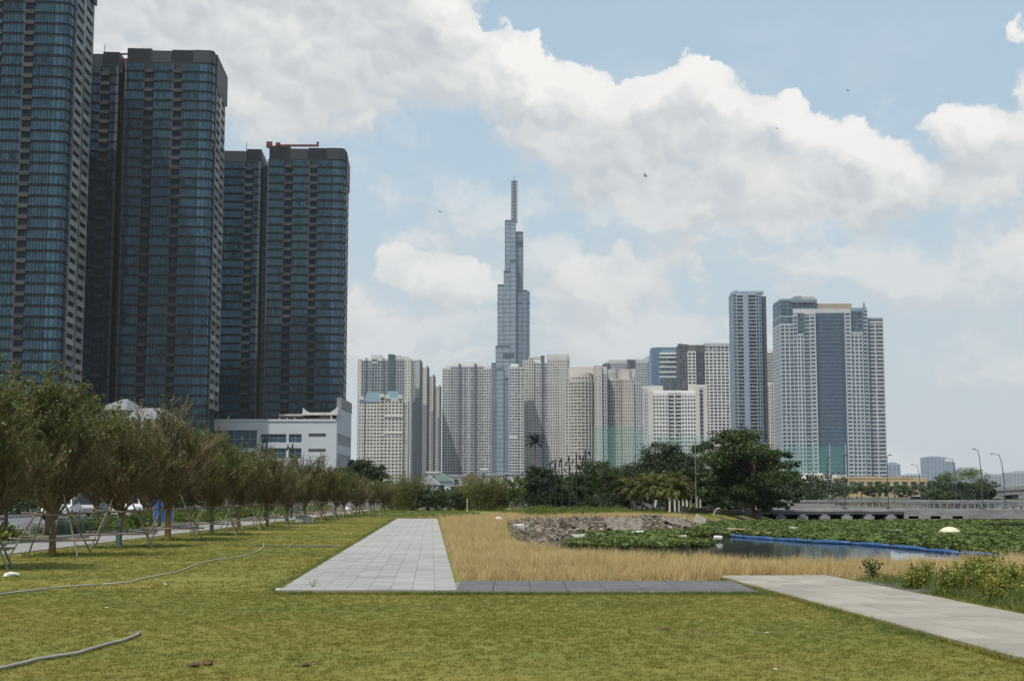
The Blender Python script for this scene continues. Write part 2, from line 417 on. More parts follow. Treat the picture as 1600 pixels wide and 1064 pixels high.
M_mud = mat('river_mud', (.050, .038, .027), .75, col2=(.095, .074, .052), vs=1.3, bump=.8, bs=9)
M_strawsoil = mat('dry_soil', (.15, .105, .05), .9, col2=(.22, .16, .075), vs=2.5, bump=.7, bs=20)
# --- lawn: one terrain sheet that falls to the water
xs = np.unique(np.concatenate([np.arange(-13.95, 14.01, .5), np.arange(14, 90.1, 2.0)])); ys = np.unique(np.concatenate([np.arange(-30, 12, 3.0), np.arange(12, 104, .5), np.arange(104, 146.1, 1.5)]))
XX, YY = np.meshgrid(xs, ys); ZZ = terrain_z(XX, YY)
V = np.stack([XX.ravel(), YY.ravel(), ZZ.ravel()], 1); nx, ny = len(xs), len(ys)
I = (np.arange(ny - 1)[:, None] * nx + np.arange(nx - 1)[None, :]).ravel()
F = np.stack([I, I + 1, I + nx + 1, I + nx], 1)
me = np_mesh('lawn', V, F, M_lawn); me.materials.append(M_mud); me.materials.append(M_strawsoil)
cx = V[F].mean(1); sd = segdist(cx[:, 0], cx[:, 1], WATER_POLY); inw = inpoly(cx[:, 0], cx[:, 1], WATER_POLY)
mi = np.zeros(len(F), np.int32); mi[inpoly(cx[:, 0], cx[:, 1], REEDS)] = 2
mi[inw | ((sd < 2.2) & (cx[:, 1] < 47)) | ((sd < 1.6) & (cx[:, 1] >= 47)) | ((cx[:, 1] > 74) & (cx[:, 1] < 90) & (cx[:, 0] > .6) & (cx[:, 0] < 15))] = 1
me.polygons.foreach_set('material_index', mi); me.polygons.foreach_set('use_smooth', [True] * len(F)); me.update()
tag(link('lawn', me), kind='structure')
# --- city ground and river bed out to the horizon
M_city = mat('city_ground', (.10, .105, .085), .9, col2=(.06, .075, .045), vs=.02)
b = MB()
b.quad((-4000,-140,-.07), (-13.9,-140,-.07), (-13.9,4400,-.07), (-4000,4400,-.07))
b.quad((-13.9,145.9,-.07), (46,145.9,-.07), (46,4400,-.07), (-13.9,4400,-.07))
b.quad((46,392,-.07), (4000,392,-.07), (4000,4400,-.07), (46,4400,-.07))
b.quad((46,392,-2.2), (4000,392,-2.2), (4000,392,-.07), (46,392,-.07)); b.quad((46,145.9,-2.2), (46,392,-2.2), (46,392,-.07), (46,145.9,-.07))
tag(b.build('ground', M_city), kind='structure')
tag(MB().quad((-4000,-140,-2.2), (4000,-140,-2.2), (4000,4400,-2.2), (-4000,4400,-2.2)).build('river_bed', M_mud), kind='structure')
# --- river
m = bpy.data.materials.new('river_water'); m.use_nodes = True; t = NT(m.node_tree); bs = t.n['Principled BSDF']; MATS['water'] = m
geo = t.add('ShaderNodeNewGeometry'); p = geo.outputs['Position']
bs.inputs['Base Color'].default_value = (.050, .058, .056, 1); bs.inputs['Roughness'].default_value = .06; bs.inputs['IOR'].default_value = 1.33
bn = t.add('ShaderNodeBump'); bn.inputs['Strength'].default_value = .22; bn.inputs['Distance'].default_value = .05
t.put(bn.inputs['Height'], t.math('ADD', t.noise(t.vmath('MULTIPLY', p, (1, .35, 1)), 2.2, 4, .5), t.noise(p, .35, 3, .5))); t.l.new(bn.outputs[0], bs.inputs['Normal'])
b = MB(); b.quad((.5, 40, WATER_Z), (4000, 39, WATER_Z), (4000, 391.9, WATER_Z), (45.9, 391.9, WATER_Z), (45.9, 145.8, WATER_Z), (.5, 145.8, WATER_Z)); tag(b.build('river_water', m), kind='structure')

# --- paths
M_pave = mat('granite_paver', (.305, .297, .28), .8, col2=(.245, .238, .222), vs=.45, bump=.15, bs=60, objrand=.11)
M_pave2 = mat('pale_paver', (.32, .286, .235), .8, col2=(.235, .212, .178), vs=.5, bump=.15, bs=50, objrand=.11)
M_dark = mat('dark_paver', (.085, .085, .085), .8, col2=(.115, .112, .108), vs=1.4, bump=.2, bs=40, objrand=.12)
M_joint = mat('paving_joint', (.225, .222, .21), .9, var=.3, vs=4)
M_kerb = mat('concrete_kerb', (.30, .295, .27), .85, var=.3, vs=2.0, bump=.2, bs=30)
def tile_mesh(name, w, l, h, m, bev=.005):
    v = [(-w/2,-l/2,0),(w/2,-l/2,0),(w/2,l/2,0),(-w/2,l/2,0)]
    v2 = [(a, b_, h - bev) for a, b_, _ in v]; v3 = [(a * (1 - 2*bev/w), b_ * (1 - 2*bev/l), h) for a, b_, _ in v]
    me = bpy.data.meshes.new(name)
    f = [(8,9,10,11)] + [(i, (i+1) % 4, 4+(i+1) % 4, 4+i) for i in range(4)] + [(4+i, 4+(i+1) % 4, 8+(i+1) % 4, 8+i) for i in range(4)]
    me.from_pydata(v + v2 + v3, [], f); me.materials.append(m); me.update(); return me
def lay(path, me, cols, rows, place, limit=300, name='tile', mtl=None):
    """tiles row by row from the near end; the first `limit` are parts, the rest one joined part"""
    n = 0; rest = MB()
    for r_ in range(rows):
        for c_ in range(cols):
            x, y, z, ang, sx = place(r_, c_)
            z += rng.uniform(-.003, .003)
            if n < limit:
                o = link(name, me, path, (x, y, z), (rng.uniform(-.003, .003), rng.uniform(-.003, .003), ang)); o.scale = (sx, 1, 1)
            else:
                i = len(rest.v); ca, sa = math.cos(ang), math.sin(ang)
                for vv in me.vertices:
                    a, b_ = vv.co.x * sx, vv.co.y
                    rest.v.append((x + ca*a - sa*b_, y + sa*a + ca*b_, z + vv.co.z))
                rest.f += [tuple(i + k for k in pl.vertices) for pl in me.polygons]
            n += 1
    if rest.v: tag(rest.build('far_tiles', mtl, path), kind='stuff')
def slab(name, poly, m, z0, z1):
    return tag(MB().prism(poly, z0, z1).build(name, m), kind='structure')
pa = slab('path', PATH_A, M_joint, -.25, .018)
fl, fr_, br, bl = [Vector(p) for p in PATH_A]
CN, RN = 8, 172
LEN = ((bl + br) / 2 - (fl + fr_) / 2).length; ANG = math.atan2(((bl + br) - (fl + fr_)).y, ((bl + br) - (fl + fr_)).x) - math.pi / 2
w0, w1_ = (fr_ - fl).length, (br - bl).length
tm = tile_mesh('paver', 1.0, LEN / RN - .012, .03, M_pave)
def plA(r_, c_):
    tt = (r_ + .5) / RN; a = fl.lerp(bl, tt); c = fr_.lerp(br, tt); p = a.lerp(c, (c_ + .5) / CN)
    return p.x, p.y, .016, ANG, (w0 * (1 - tt) + w1_ * tt) / CN - .004
lay(pa, tm, CN, RN, plA, mtl=M_pave)
pb = slab('dark_path', DARK_B, M_joint, -.25, .014)
tm = tile_mesh('dark_slab', .615, .36, .03, M_dark)
lay(pb, tm, 8, 8, lambda r_, c_: (-.94 + .31 + c_ * .625, 23.35 + .187 + r_ * .374, .013, 0, 1.0), mtl=M_dark)
pr = slab('side_path', DARK_R, M_joint, -.25, .014)
lay(pr, tm, 9, 7, lambda r_, c_: (6.62 + c_ * .625 - r_ * .03, 23.4 + .2 + r_ * .41, .013, 0, 1.0), mtl=M_dark)
pc = slab('pale_path', PATH_C[::-1], M_joint, -.25, .020)
tm = tile_mesh('pale_slab', .535, .535, .03, M_pave2)
A0, A1 = Vector((3.99, 27.9)), Vector((6.0, 0.0)); U = (A1 - A0).normalized(); N_ = Vector((-U.y, U.x)); 
def plC(r_, c_):
    p = A0 + U * (.28 + r_ * .55) + N_ * (.28 + c_ * .55) * 1.0
    return p.x, p.y, .018, math.atan2(U.y, U.x) + math.pi / 2, 1.0
lay(pc, tm, 4, 52, plC, mtl=M_pave2)
slab('garden_path', PATH_E, M_pave2, -.2, .03)
slab('drain_strip', [(-13.3, 43.7), (-5.3, 43.7), (-5.35, 44.25), (-13.3, 44.25)], mat('strip_stone', (.15, .14, .12), .9, var=.35, vs=3), -.2, .035)
slab('drain_strip', [(-13.0, 105), (-2.9, 105), (-2.9, 105.8), (-13.0, 105.8)], MATS['strip_stone'], -.2, .05)
# walkway, planted strip and road on the left
M_walk = mat('walkway_concrete', (.27, .26, .24), .85, col2=(.22, .21, .195), vs=.8, bump=.1, bs=30)
slab('walkway', [(-16.0, -20), (-13.5, -20), (-13.5, 140), (-16.0, 140)], M_walk, -.2, .03)
slab('kerb', [(-16.2, -20), (-16.02, -20), (-16.02, 140), (-16.2, 140)], M_kerb, -.2, .12)
slab('planting_bed', [(-21.0, -20), (-16.22, -20), (-16.22, 140), (-21.0, 140)], mat('bed_soil', (.10, .085, .05), .9, col2=(.10, .12, .04), vs=.8, bump=.5, bs=8), -.2, .06)
slab('kerb', [(-21.2, -20), (-21.02, -20), (-21.02, 140), (-21.2, 140)], M_kerb, -.2, .10)
slab('road', [(-34, -20), (-21.22, -20), (-21.22, 330), (-34, 330)], mat('asphalt', (.135, .135, .14), .9, var=.25, vs=.7, bump=.2, bs=60), -.3, -.04)
bt = MB()
for k in range(40): bt.quad((-27.7, 10 + k*6, -.036), (-27.5, 10 + k*6, -.036), (-27.5, 13 + k*6, -.036), (-27.7, 13 + k*6, -.036))
tag(bt.build('road_marking', mat('road_paint', (.7, .7, .66), .7)), kind='structure')
tag(MB().box(-34.3, -20, -.3, -34.02, 330, .10).build('kerb', M_kerb), kind='structure')

# --- grass
def tuft(name, n, h, wd, spread, lean, m, seed, seg=2):
    r = random.Random(seed); b = MB()
    for _ in range(n):
        a = r.uniform(0, 6.283); d = r.uniform(0, spread); x, y = d * math.cos(a), d * math.sin(a)
        hh = h * r.uniform(.55, 1.15); ln = r.uniform(.2, 1.0) * lean * hh; la = r.uniform(0, 6.283); fa = r.uniform(0, 6.283)
        sx, sy = math.cos(fa) * wd / 2, math.sin(fa) * wd / 2
        prev = None
        for k in range(seg + 1):
            tt = k / seg; px = x + ln * tt * tt * math.cos(la); py = y + ln * tt * tt * math.sin(la); pz = hh * tt * (1 - .15 * tt * lean)
            ww = max(.08, 1 - tt)
            cur = [(px - sx*ww, py - sy*ww, pz), (px + sx*ww, py + sy*ww, pz)]
            i = len(b.v); b.v += cur
            if prev is not None: b.f.append((prev, prev + 1, i + 1, i))
            prev = i
    return proto(name, b.mesh(name, m))
def sample(poly, dens, seed):
    r = np.random.default_rng(seed); P_ = np.array(poly); x0, y0 = P_.min(0); x1, y1 = P_.max(0)
    n = int((x1 - x0) * (y1 - y0) * dens); X = r.uniform(x0, x1, n); Y = r.uniform(y0, y1, n); k = inpoly(X, Y, poly); return X[k], Y[k]
def ground_pts(X, Y, sink=.0):
    return np.stack([X, Y, terrain_z(X, Y) - sink], 1)
def off_paths(X, Y, margin=0.0):
    k = np.ones(len(X), bool)
    for pl in (PATH_A, DARK_B, PATH_C, DARK_R, PATH_E): k &= ~inpoly(X, Y, pl)
    k &= ~((np.abs(Y - 44) < .3) & (X < -5.3)); return k
short = [tuft('lawn_tuft', 12, .031, .0065, .055, 1.15, M_blade, s_) for s_ in (1, 2, 3)]
mid = [tuft('lawn_tuft', 9, .042, .012, .11, 1.15, M_blade, s_) for s_ in (4, 5)]
L1 = [(-7.5, 7), (7.5, 7), (9, 16), (9.5, 24), (-12, 24), (-9, 14)]
X, Y = sample(L1, 190, 3); k = off_paths(X, Y) & ~((X > 4.05) & (Y > 19) & (X > 6.9)); k &= (X < 4.2 + (28 - Y) * .072) | (X > 9); X, Y = X[k], Y[k]
tag(scatter('lawn_grass', ground_pts(X, Y, .004), short, .7, 1.35, 3), 'short dry yellow-green grass covering the lawn', 'grass')
L2 = [(-13.2, 24), (-1, 24), (-1.1, 26), (-4.6, 88), (-4.2, 96), (-13.2, 96)]
X, Y = sample(L2, 42, 4); k = off_paths(X, Y) & (vnoise(X, Y, 3, 9) > -.42); keep = np.random.default_rng(1).random(len(X)) < np.clip(40 / Y, .25, 1); X, Y = X[k & keep], Y[k & keep]
tag(scatter('lawn_grass', ground_pts(X, Y, .004), mid, .7, 1.4, 8), 'short dry yellow-green grass covering the lawn', 'grass')
# ranker grass along the path edges and round the tree feet
M_rank = mat('rank_grass', (.085, .135, .022), .75, col2=(.13, .15, .03), vs=1.5, trans=.25, island=.35)
rank = [tuft('rank_tuft', 16, .13, .010, .10, .9, M_rank, s_) for s_ in (6, 7)]
E = []
r_ = np.random.default_rng(5)
def edge(p0, p1, n, wid, off):
    tt = r_.random(n); d = np.array(p1) - np.array(p0); nn = np.array([-d[1], d[0]]) / np.hypot(*d)
    q_ = np.array(p0)[None] + tt[:, None] * d[None] + nn[None] * (off + np.abs(r_.normal(size=n)) * wid)[:, None]
    msk = vnoise(q_[:, 0], q_[:, 1], 1.3, 21) + r_.uniform(-.15, .15, n) > -.05
    E.append(q_[msk])
edge((3.97, 27.0), (5.9, 1.5), 1700, -.16, -.04)
edge(PATH_A[0], PATH_A[3], 1300, .10, .04)
edge((-0.93, 23.3), (4.0, 23.3), 420, -.05, -.03); edge((2.6, 23.3), (4.1, 23.25), 260, -.12, -.03)
edge((-13.3, 43.6), (-5.5, 43.6), 500, -.12, -.02)
edge((-3.9, 23.28), (-.9, 23.28), 160, -.03, -.02)
def fringe(p0, p1, n, off, jit):
    tt = r_.random(n); d = np.array(p1) - np.array(p0); nn = np.array([-d[1], d[0]]) / np.hypot(*d); q0 = np.array(p0)[None] + tt[:, None] * d[None]
    w_ = vnoise(q0[:, 0], q0[:, 1], .8, 22) * .10; FR.append(q0 + nn[None] * (off + w_ + r_.normal(size=n) * jit)[:, None])
FR = []
fringe((3.99, 27.5), (5.98, .3), 2400, -.015, .03); fringe(PATH_A[0], PATH_A[3], 2600, .02, .03); fringe((-3.88, 23.3), (4.05, 23.32), 800, -.01, .025); fringe((6.25, 27.5), (8.2, 1), 2200, .03, .04)
fp = np.concatenate(FR); tag(scatter('path_fringe', np.stack([fp[:, 0], fp[:, 1], np.full(len(fp), .0)], 1), [tuft('fringe_tuft', 12, .12, .009, .07, .9, M_blade, 77)], .30, .80, 78), 'grass creeping over the edges of the paths', 'grass')
q_ = np.concatenate(E); k = off_paths(q_[:, 0], q_[:, 1]); tag(scatter('edge_grass', ground_pts(q_[k, 0], q_[k, 1], .01), rank, .25, .85, 4), 'longer green grass along the path edges', 'grass')
# straw coloured reeds
M_reed = mat('dry_reed', (.56, .415, .185), .75, col2=(.45, .345, .16), vs=.9, trans=.22, island=.38)
M_reedg = mat('green_reed', (.25, .25, .08), .75, col2=(.36, .29, .12), vs=.9, trans=.25, island=.3)
rp = [tuft('reed_tuft', 15, .36, .011, .10, .45, M_reed, s_, 3) for s_ in (11, 12, 13, 14)] + [tuft('reed_tuft', 13, .30, .011, .10, .5, M_reedg, 15, 3)]
X, Y = sample(REEDS, 62, 6); kk = np.random.default_rng(2).random(len(X)) < np.clip(42 / Y, .35, 1); X, Y = X[kk], Y[kk]
nz = vnoise(X, Y, 2.3, 71) + .5 * vnoise(X, Y, .7, 72)
front = np.where(X < 3.95, Y - 26.5, np.where(X < 6.5, Y - 28.1, Y - 26.7)); keep = (front > .05 + .35 * np.clip(vnoise(X, Y * 0, .6, 73) + .5, 0, 1)) & (nz > -.52)
X, Y, nz = X[keep], Y[keep], nz[keep]; hi = nz > .08
tag(scatter('dry_reeds', ground_pts(X[hi], Y[hi], .02), rp[:4], .75, 1.15, 6, .28), 'taller straw-coloured dry reeds between path and water', 'reeds')
tag(scatter('dry_reeds', ground_pts(X[~hi], Y[~hi], .02), rp, .42, .92, 7, .30), 'shorter straw-coloured dry reeds mixed with green', 'reeds')
# water hyacinth
M_hya = mat('hyacinth_leaf', (.125, .160, .042), .7, col2=(.076, .098, .030), vs=.22, trans=.2, island=.5, spec=.15)
def rosette(seed):
    r = random.Random(seed); b = MB()
    for j in range(16):
        a = r.uniform(0, 6.283); d = r.uniform(.03, .24); h = r.uniform(.05, .24) * (1.2 - d * 1.5); x, y = d*math.cos(a), d*math.sin(a); s_ = r.uniform(.03, .07)
        tx, ty = math.cos(a), math.sin(a); tl = r.uniform(-.5, .7)
        i = len(b.v)
        for an in (0, 1.05, 2.1, 3.14, 4.19, 5.24):
            u_, w_ = math.cos(an) * s_ * 1.2, math.sin(an) * s_
            b.v.append((x + tx*u_ - ty*w_, y + ty*u_ + tx*w_, h + tl*u_ + abs(w_) * .3))
        b.f.append(tuple(range(i, i + 6)))
        b.quad((x*.3, y*.3, -.02), (x*.3 + .012, y*.3, -.02), (x + .012, y, h), (x, y, h))
    return proto('hyacinth_rosette', b.mesh('hyacinth_rosette', M_hya))
hp = [rosette(s_) for s_ in (1, 2, 3, 4)]
BP = [G(1128, 836.5, WATER_Z), G(1160, 840, WATER_Z), G(1210, 843.5, WATER_Z), G(1262, 847.5, WATER_Z), G(1330, 850.5, WATER_Z), G(1390, 855, WATER_Z), G(1450, 861, WATER_Z), G(1500, 866, WATER_Z), G(1560, 871.5, WATER_Z), G(1600, 876, WATER_Z), G(1700, 888, WATER_Z)]
def boom_side(X, Y):   # >0: river side of the boom
    B = [(9.8, 80)] + [(p.x, p.y) for p in BP] + [(20, 36)]
    xb = np.interp(-Y, [-p[1] for p in B], [p[0] for p in B]); return X - xb
HY = [(2.2, 50), (30, 43), (48, 45), (60, 60), (60, 109), (23, 109), (16.5, 107), (13, 99), (11.5, 86), (8, 78.5), (4, 76), (2.6, 66), (2.0, 56)]
X, Y = sample(HY, 15, 9); bsd = boom_side(X, Y)
k = (bsd > .55) | ((bsd < -1.0) & (Y > 58) & (X < 7.5 + vnoise(X, Y, 3, 31) * 3)) | ((Y > 72) & (bsd < -.3)) 
k &= ~((X > 31 + vnoise(X, Y, 6, 33) * 7) & (Y > 70) & (Y < 97)); k &= vnoise(X, Y, 4.0, 34) * .7 + vnoise(X, Y, 1.2, 35) * .4 > -.38
X, Y = X[k], Y[k]
tag(scatter('water_hyacinth', np.stack([X, Y, np.maximum(terrain_z(X, Y), WATER_Z) + .0], 1), hp, .65, 1.1, 12, .25), 'green water hyacinth carpet floating on the river', 'water plants')

# odd weeds and darker clumps in the lawn
X, Y = sample(L1 + [], 2.2, 41); k = off_paths(X, Y) & (X < 4.0 + (28 - Y) * .072) & (vnoise(X, Y, 2.2, 42) > .1); X2, Y2 = sample(L2, .9, 43); k2 = off_paths(X2, Y2) & (vnoise(X2, Y2, 3, 44) > .05)
wx, wy = np.concatenate([X[k], X2[k2]]), np.concatenate([Y[k], Y2[k2]])
tag(scatter('lawn_weeds', ground_pts(wx, wy, .01), rank, .18, .55, 45), 'small darker green weeds dotted over the lawn', 'weeds')
# ================================================================== DARK GLASS TOWERS
def pane_mat(name, a, b_, rough, cmul=1.0):
    m = bpy.data.materials.new(name); m.use_nodes = True; t = NT(m.node_tree); bs = t.n['Principled BSDF']; MATS[name] = m
    oi = t.add('ShaderNodeObjectInfo'); geo = t.add('ShaderNodeNewGeometry')
    c = t.mix(oi.outputs['Random'], c4(a), c4(b_))
    # blinds drawn behind some of the panes
    tcn = t.add('ShaderNodeTexCoord')
    v = t.vmath('FLOOR', t.vmath('DIVIDE', geo.outputs['Position'], (1.05, 1.05, 3.35)))
    wn = t.add('ShaderNodeTexWhiteNoise'); t.put(wn.inputs['Vector'], v)
    c = t.mix(t.math('MULTIPLY', wn.outputs['Value'], .85), c, c4([x * 1.5 for x in b_]))
    c = t.mix(t.maprange(wn.outputs['Value'], .93, .95, 0, .6), c, c4((.03, .045, .052)))
    t.l.new(c, bs.inputs['Base Color']); bs.inputs['Roughness'].default_value = rough; bs.inputs['IOR'].default_value = 1.40; bs.inputs['Specular Tint'].default_value = (.72, .90, 1.0, 1)
    return m
M_pane = pane_mat('tower_pane', (.004, .012, .020), (.028, .062, .088), .04)
M_cpane = pane_mat('corner_pane', (.020, .050, .078), (.040, .086, .122), .04)
M_spand = mat('tower_spandrel', (.004, .007, .011), .35, var=.3, vs=.3)
M_fin = mat('tower_fin', (.095, .10, .105), .7, var=.35, vs=.25)
M_mull = mat('tower_mullion', (.009, .014, .019), .5, spec=.2)
M_balc = mat('tower_balcony', (.026, .030, .034), .6, objrand=.6)
M_wht = mat('white_render', (.55, .55, .53), .7, var=.15, vs=.3)
M_screen = mat('roof_screen', (.008, .012, .016), .5, var=.3, vs=.8)
M_crown = mat('crown_panel', (.024, .031, .037), .5, var=.2, vs=.2)
M_red = mat('red_steel', (.13, .022, .016), .5, var=.3, vs=1)
M_shade = mat('recess_shade', (.016, .018, .020), .8)  # near-black paints the shade behind balconies and in podium openings
def dark_tower(label, px_right, py_right, Y0, n_fl, st, rot, vis, extra_left=0, base=0.0, wing_w=15.0):
    """px_right/py_right: pixel of the glass corner at local x=30"""
    p = P(px_right, py_right, Y0)
    ca, sa = math.cos(rot), math.sin(rot)
    ox, oy = p.x - 30 * ca, Y0 - 30 * sa
    root = thing('glass_tower', label, 'tower', (ox, oy, base), rot=(0, 0, rot))
    H = n_fl * st; top = H + 5.0; WL_ = wing_w
    # the structural body, stepped like the facade
    b = MB(); b.prism([(0.3, .3), (25, .3), (27.6, .55), (28.9, 1.1), (29.5, 2.3), (29.7, 5.2), (29.7, 33), (.3, 33)], 0, H + .4)
    b.box(-WL_, 5.3, 0, -3.2, 31, H - .2); b.box(-3.3, 10.3, 0, .4, 30, H - .6)
    if extra_left: b.box(-WL_ - extra_left, 9.3, 0, -WL_ - .1, 32, H)
    b.build('body', M_spand, root)
    glass = [('A', .5, 6.4, 0), ('B', 9.6, 16.0, 0), ('C', 19.1, 25.0, 0), ('D', -WL_ + .1, -9.6, 5.0), ('E', -6.4, -4.1, 5.0), ('F', -2.6, -.4, 10.0)]
    if extra_left: glass += [('G', -26, -19, 9.0)]
    hh = st - .95
    pm = {}
    for nme, x0, x1, y in glass:
        pm[nme] = MB().box(-(x1-x0)/2, 0, 0, (x1-x0)/2, .14, hh).mesh('glass_panel', M_pane)
    arc = [(25, 0), (26.5, .04), (28, .22), (29, .65), (29.6, 1.3), (29.9, 2.2), (30, 3.4), (30, 4.6)]
    inner = [(25, .2), (26.4, .25), (27.8, .42), (28.7, .8), (29.3, 1.4), (29.65, 2.3), (29.75, 3.4), (29.75, 4.6)]
    cm = MB().prism([(x - 27.5, y) for x, y in arc] + [(x - 27.5, y) for x, y in inner[::-1]], 0, hh).mesh('glass_panel', M_cpane)
    cnt = 0; rest = MB()
    for i in list(range(vis[0], vis[1])) + list(range(0, vis[0])) + list(range(vis[1], n_fl)):
        z = i * st + .78
        for nme, x0, x1, y in glass:
            if cnt < 300 and vis[0] <= i < vis[1]:
                link('glass_panel', pm[nme], root, ((x0+x1)/2, y + .02, z), (rng.uniform(-.006, .006), 0, rng.uniform(-.008, .008))); cnt += 1
            else: rest.box(x0, y + .02, z, x1, y + .16, z + hh)
        if cnt < 300 and vis[0] <= i < vis[1]:
            link('glass_panel', cm, root, (27.5, .02, z), (0, rng.uniform(-.003, .003), 0)); cnt += 1
        else: rest.prism(arc + inner[::-1], z, z + hh)
    tag(rest.build('glazing', M_pane, root), kind='stuff')
    # mullions: continuous vertical profiles
    mu = MB()
    for nme, x0, x1, y in glass:
        k = max(2, round((x1 - x0) / 1.05))
        for j in range(k + 1):
            x = x0 + (x1 - x0) * j / k; mu.box(x - .05, y - .10, 1, x + .05, y + .04, H)
    for x, y in arc[1:]: mu.box(x - .04, y - .08, 1, x + .04, y + .02, H)
    for j in range(n_fl):
        for nme, x0, x1, y in glass: mu.box(x0, y - .05, j * st + .70, x1, y + .05, j * st + .80)
    tag(mu.build('mullions', M_mull, root), kind='stuff')
    # balconies: slab, glass front, side cheek; dark panel behind painted as recess shade
    bm_ = MB(); bm_.box(-1.5, -.5, 0, 1.5, 1.8, .22); bm_.box(-1.45, -.45, .22, 1.45, -.38, 1.25); bm_.box(-1.5, -.45, .22, -1.38, .6, st - .05)
    bmesh_ = bm_.mesh('balcony', M_balc)
    for x, y in ((8.0, 0), (17.8, 0), (-8.0, 5.0)):
        MB().box(x - 1.45, y + .2, .5, x + 1.45, y + .26, H - .5).build('balcony_shade_panel', M_shade, root)
        for i in range(vis[0], vis[1]): link('balcony', bmesh_, root, (x, y - .05, i * st))
    # light fins between the bays
    for x, y, w_, d_ in ((.15, -.25, .5, .8), (16.3, -.35, .45, .6), (-3.7, 4.5, .8, 1.4), (25.05, -.12, .22, .3)):
        f = MB()
        for i in range(n_fl): f.box(x - w_/2, y, i * st + .35, x + w_/2, y + d_, (i + 1) * st)
        f.build('facade_fin', M_fin if w_ > .3 else M_mull, root)
    f = MB()
    for i in range(n_fl): f.box(29.75, 4.7, i * st + .45, 30.25, 6.6, (i + 1) * st)
    f.build('corner_pilaster', M_fin, root)
    # river side: stacked white balconies in two columns with a glass strip between
    sb = MB(); sb.box(0, -5.2, 0, .55, 5.2, .25); sb.box(.40, -5.2, .25, .55, 5.2, 1.75); sb.box(0, -5.2, .25, .5, -4.4, st); sb.box(0, 4.4, .25, .5, 5.2, st)
    sm = sb.mesh('side_balcony', mat('side_white_shaded', (.27, .27, .265), .7, objrand=.35))  # white darkened to grey for the shade on the lower floors
    for y in (12.5, 24.5):
        for i in range(vis[0], vis[1]): link('side_balcony', sm, root, (29.72, y, i * st))
    MB().box(29.7, 17.8, 1, 30.2, 19.2, H).build('side_glazing', M_cpane, root)
    # crown: plant screens round the roof
    MB().box(.35, .6, H + .4, 8.6, 31, top + .3).build('roof_screen', M_screen, root)
    MB().box(8.7, .5, H + .5, 15.5, 30, top - .4).build('crown_panel', M_crown, root)
    MB().box(15.6, .6, H + .4, 22.8, 31, top).build('roof_screen', M_screen, root)
    MB().prism([(22.9, .4), (28.2, .5), (29.4, .9), (29.95, 2.0), (29.95, 33.2), (22.9, 33.2)], H + .6, top + .1).build('crown_panel', M_crown, root)
    MB().box(29.96, 5.2, H - 6, 30.5, 33.0, top + .05).build('crown_side_panel', mat('brown_panel', (.04, .036, .035), .6), root)
    MB().box(-WL_ + .1, 5.2, H, -9.0, 30, top - .6).build('crown_panel', M_crown, root)
    MB().box(-8.9, 5.1, H, -3.2, 30, top + .2).build('roof_screen', M_screen, root)
    sl = MB()
    for x0, x1, y, t_ in ((.35, 8.6, .6, top + .3), (15.6, 22.8, .6, top), (-8.9, -3.2, 5.1, top + .2)):
        k = int((x1 - x0) / .55)
        for j in range(k): sl.box(x0 + j * .55, y - .15, H + .8, x0 + j * .55 + .18, y - .01, t_ - .2)
    tag(sl.build('screen_slats', M_mull, root), kind='stuff')
    MB().tube([(-10, 12, top - .7), (-10, 12, top + 5)], .12, 4).build('antenna', M_mull, root)
    return root, top
t1, _ = dark_tower('near dark glass residential tower at the left edge, its top out of frame', 111, 0, 425, 50, 3.4, R(4), (10, 48), 12)
t2, top2 = dark_tower('middle dark glass tower of the three, taller and left of the third', 334, 100, 476, 44, 3.4, R(4), (9, 44), 0, wing_w=16.5)
t3, top3 = dark_tower('shorter dark glass tower right of the others, standing on the white podium', 539, 250, 545, 40, 3.3, R(4), (8, 40), 0, wing_w=20.5)
def roof_crane(label, root, top, x, y, L, rot):
    c = thing('roof_crane', label, 'crane', root.matrix_basis @ Vector((x, y, top)), rot=(0, 0, rot))
    MB().box(-1.0, -1, 0, 1.0, 1, 1.5).build('base', M_red, c)
    MB().box(-3.4, -.8, .8, -1.2, .8, 3.2).build('counterweight', M_red, c)
    MB().box(.3, -.9, 1.5, 2.0, .9, 2.8).build('cabin', M_red, c)
    MB().box(1.0, -.35, 1.3, L, .35, 2.1).build('jib', M_red, c)
    MB().box(L - .5, -.3, 1.3, L + .4, .3, 3.2).build('jib_end', M_red, c)
roof_crane('red maintenance crane on the roof of the shorter glass tower', t3, top3 + .3, 2.0, 6, 17, .0)
c2 = thing('roof_crane', 'red maintenance crane low on the roof of the middle glass tower', 'crane', t2.matrix_basis @ Vector((-1.6, 8, top2 - 5.6)))
MB().box(-1.2, -1, 0, 1.2, 1, 4.2).build('base', M_red, c2); MB().box(1.2, -1, 4.2, 4.0, 1, 7.6).build('counterweight', M_red, c2); MB().tube([(2, 0, 6.2), (-14, 0, 5.4)], .4, 5).build('jib', M_red, c2)

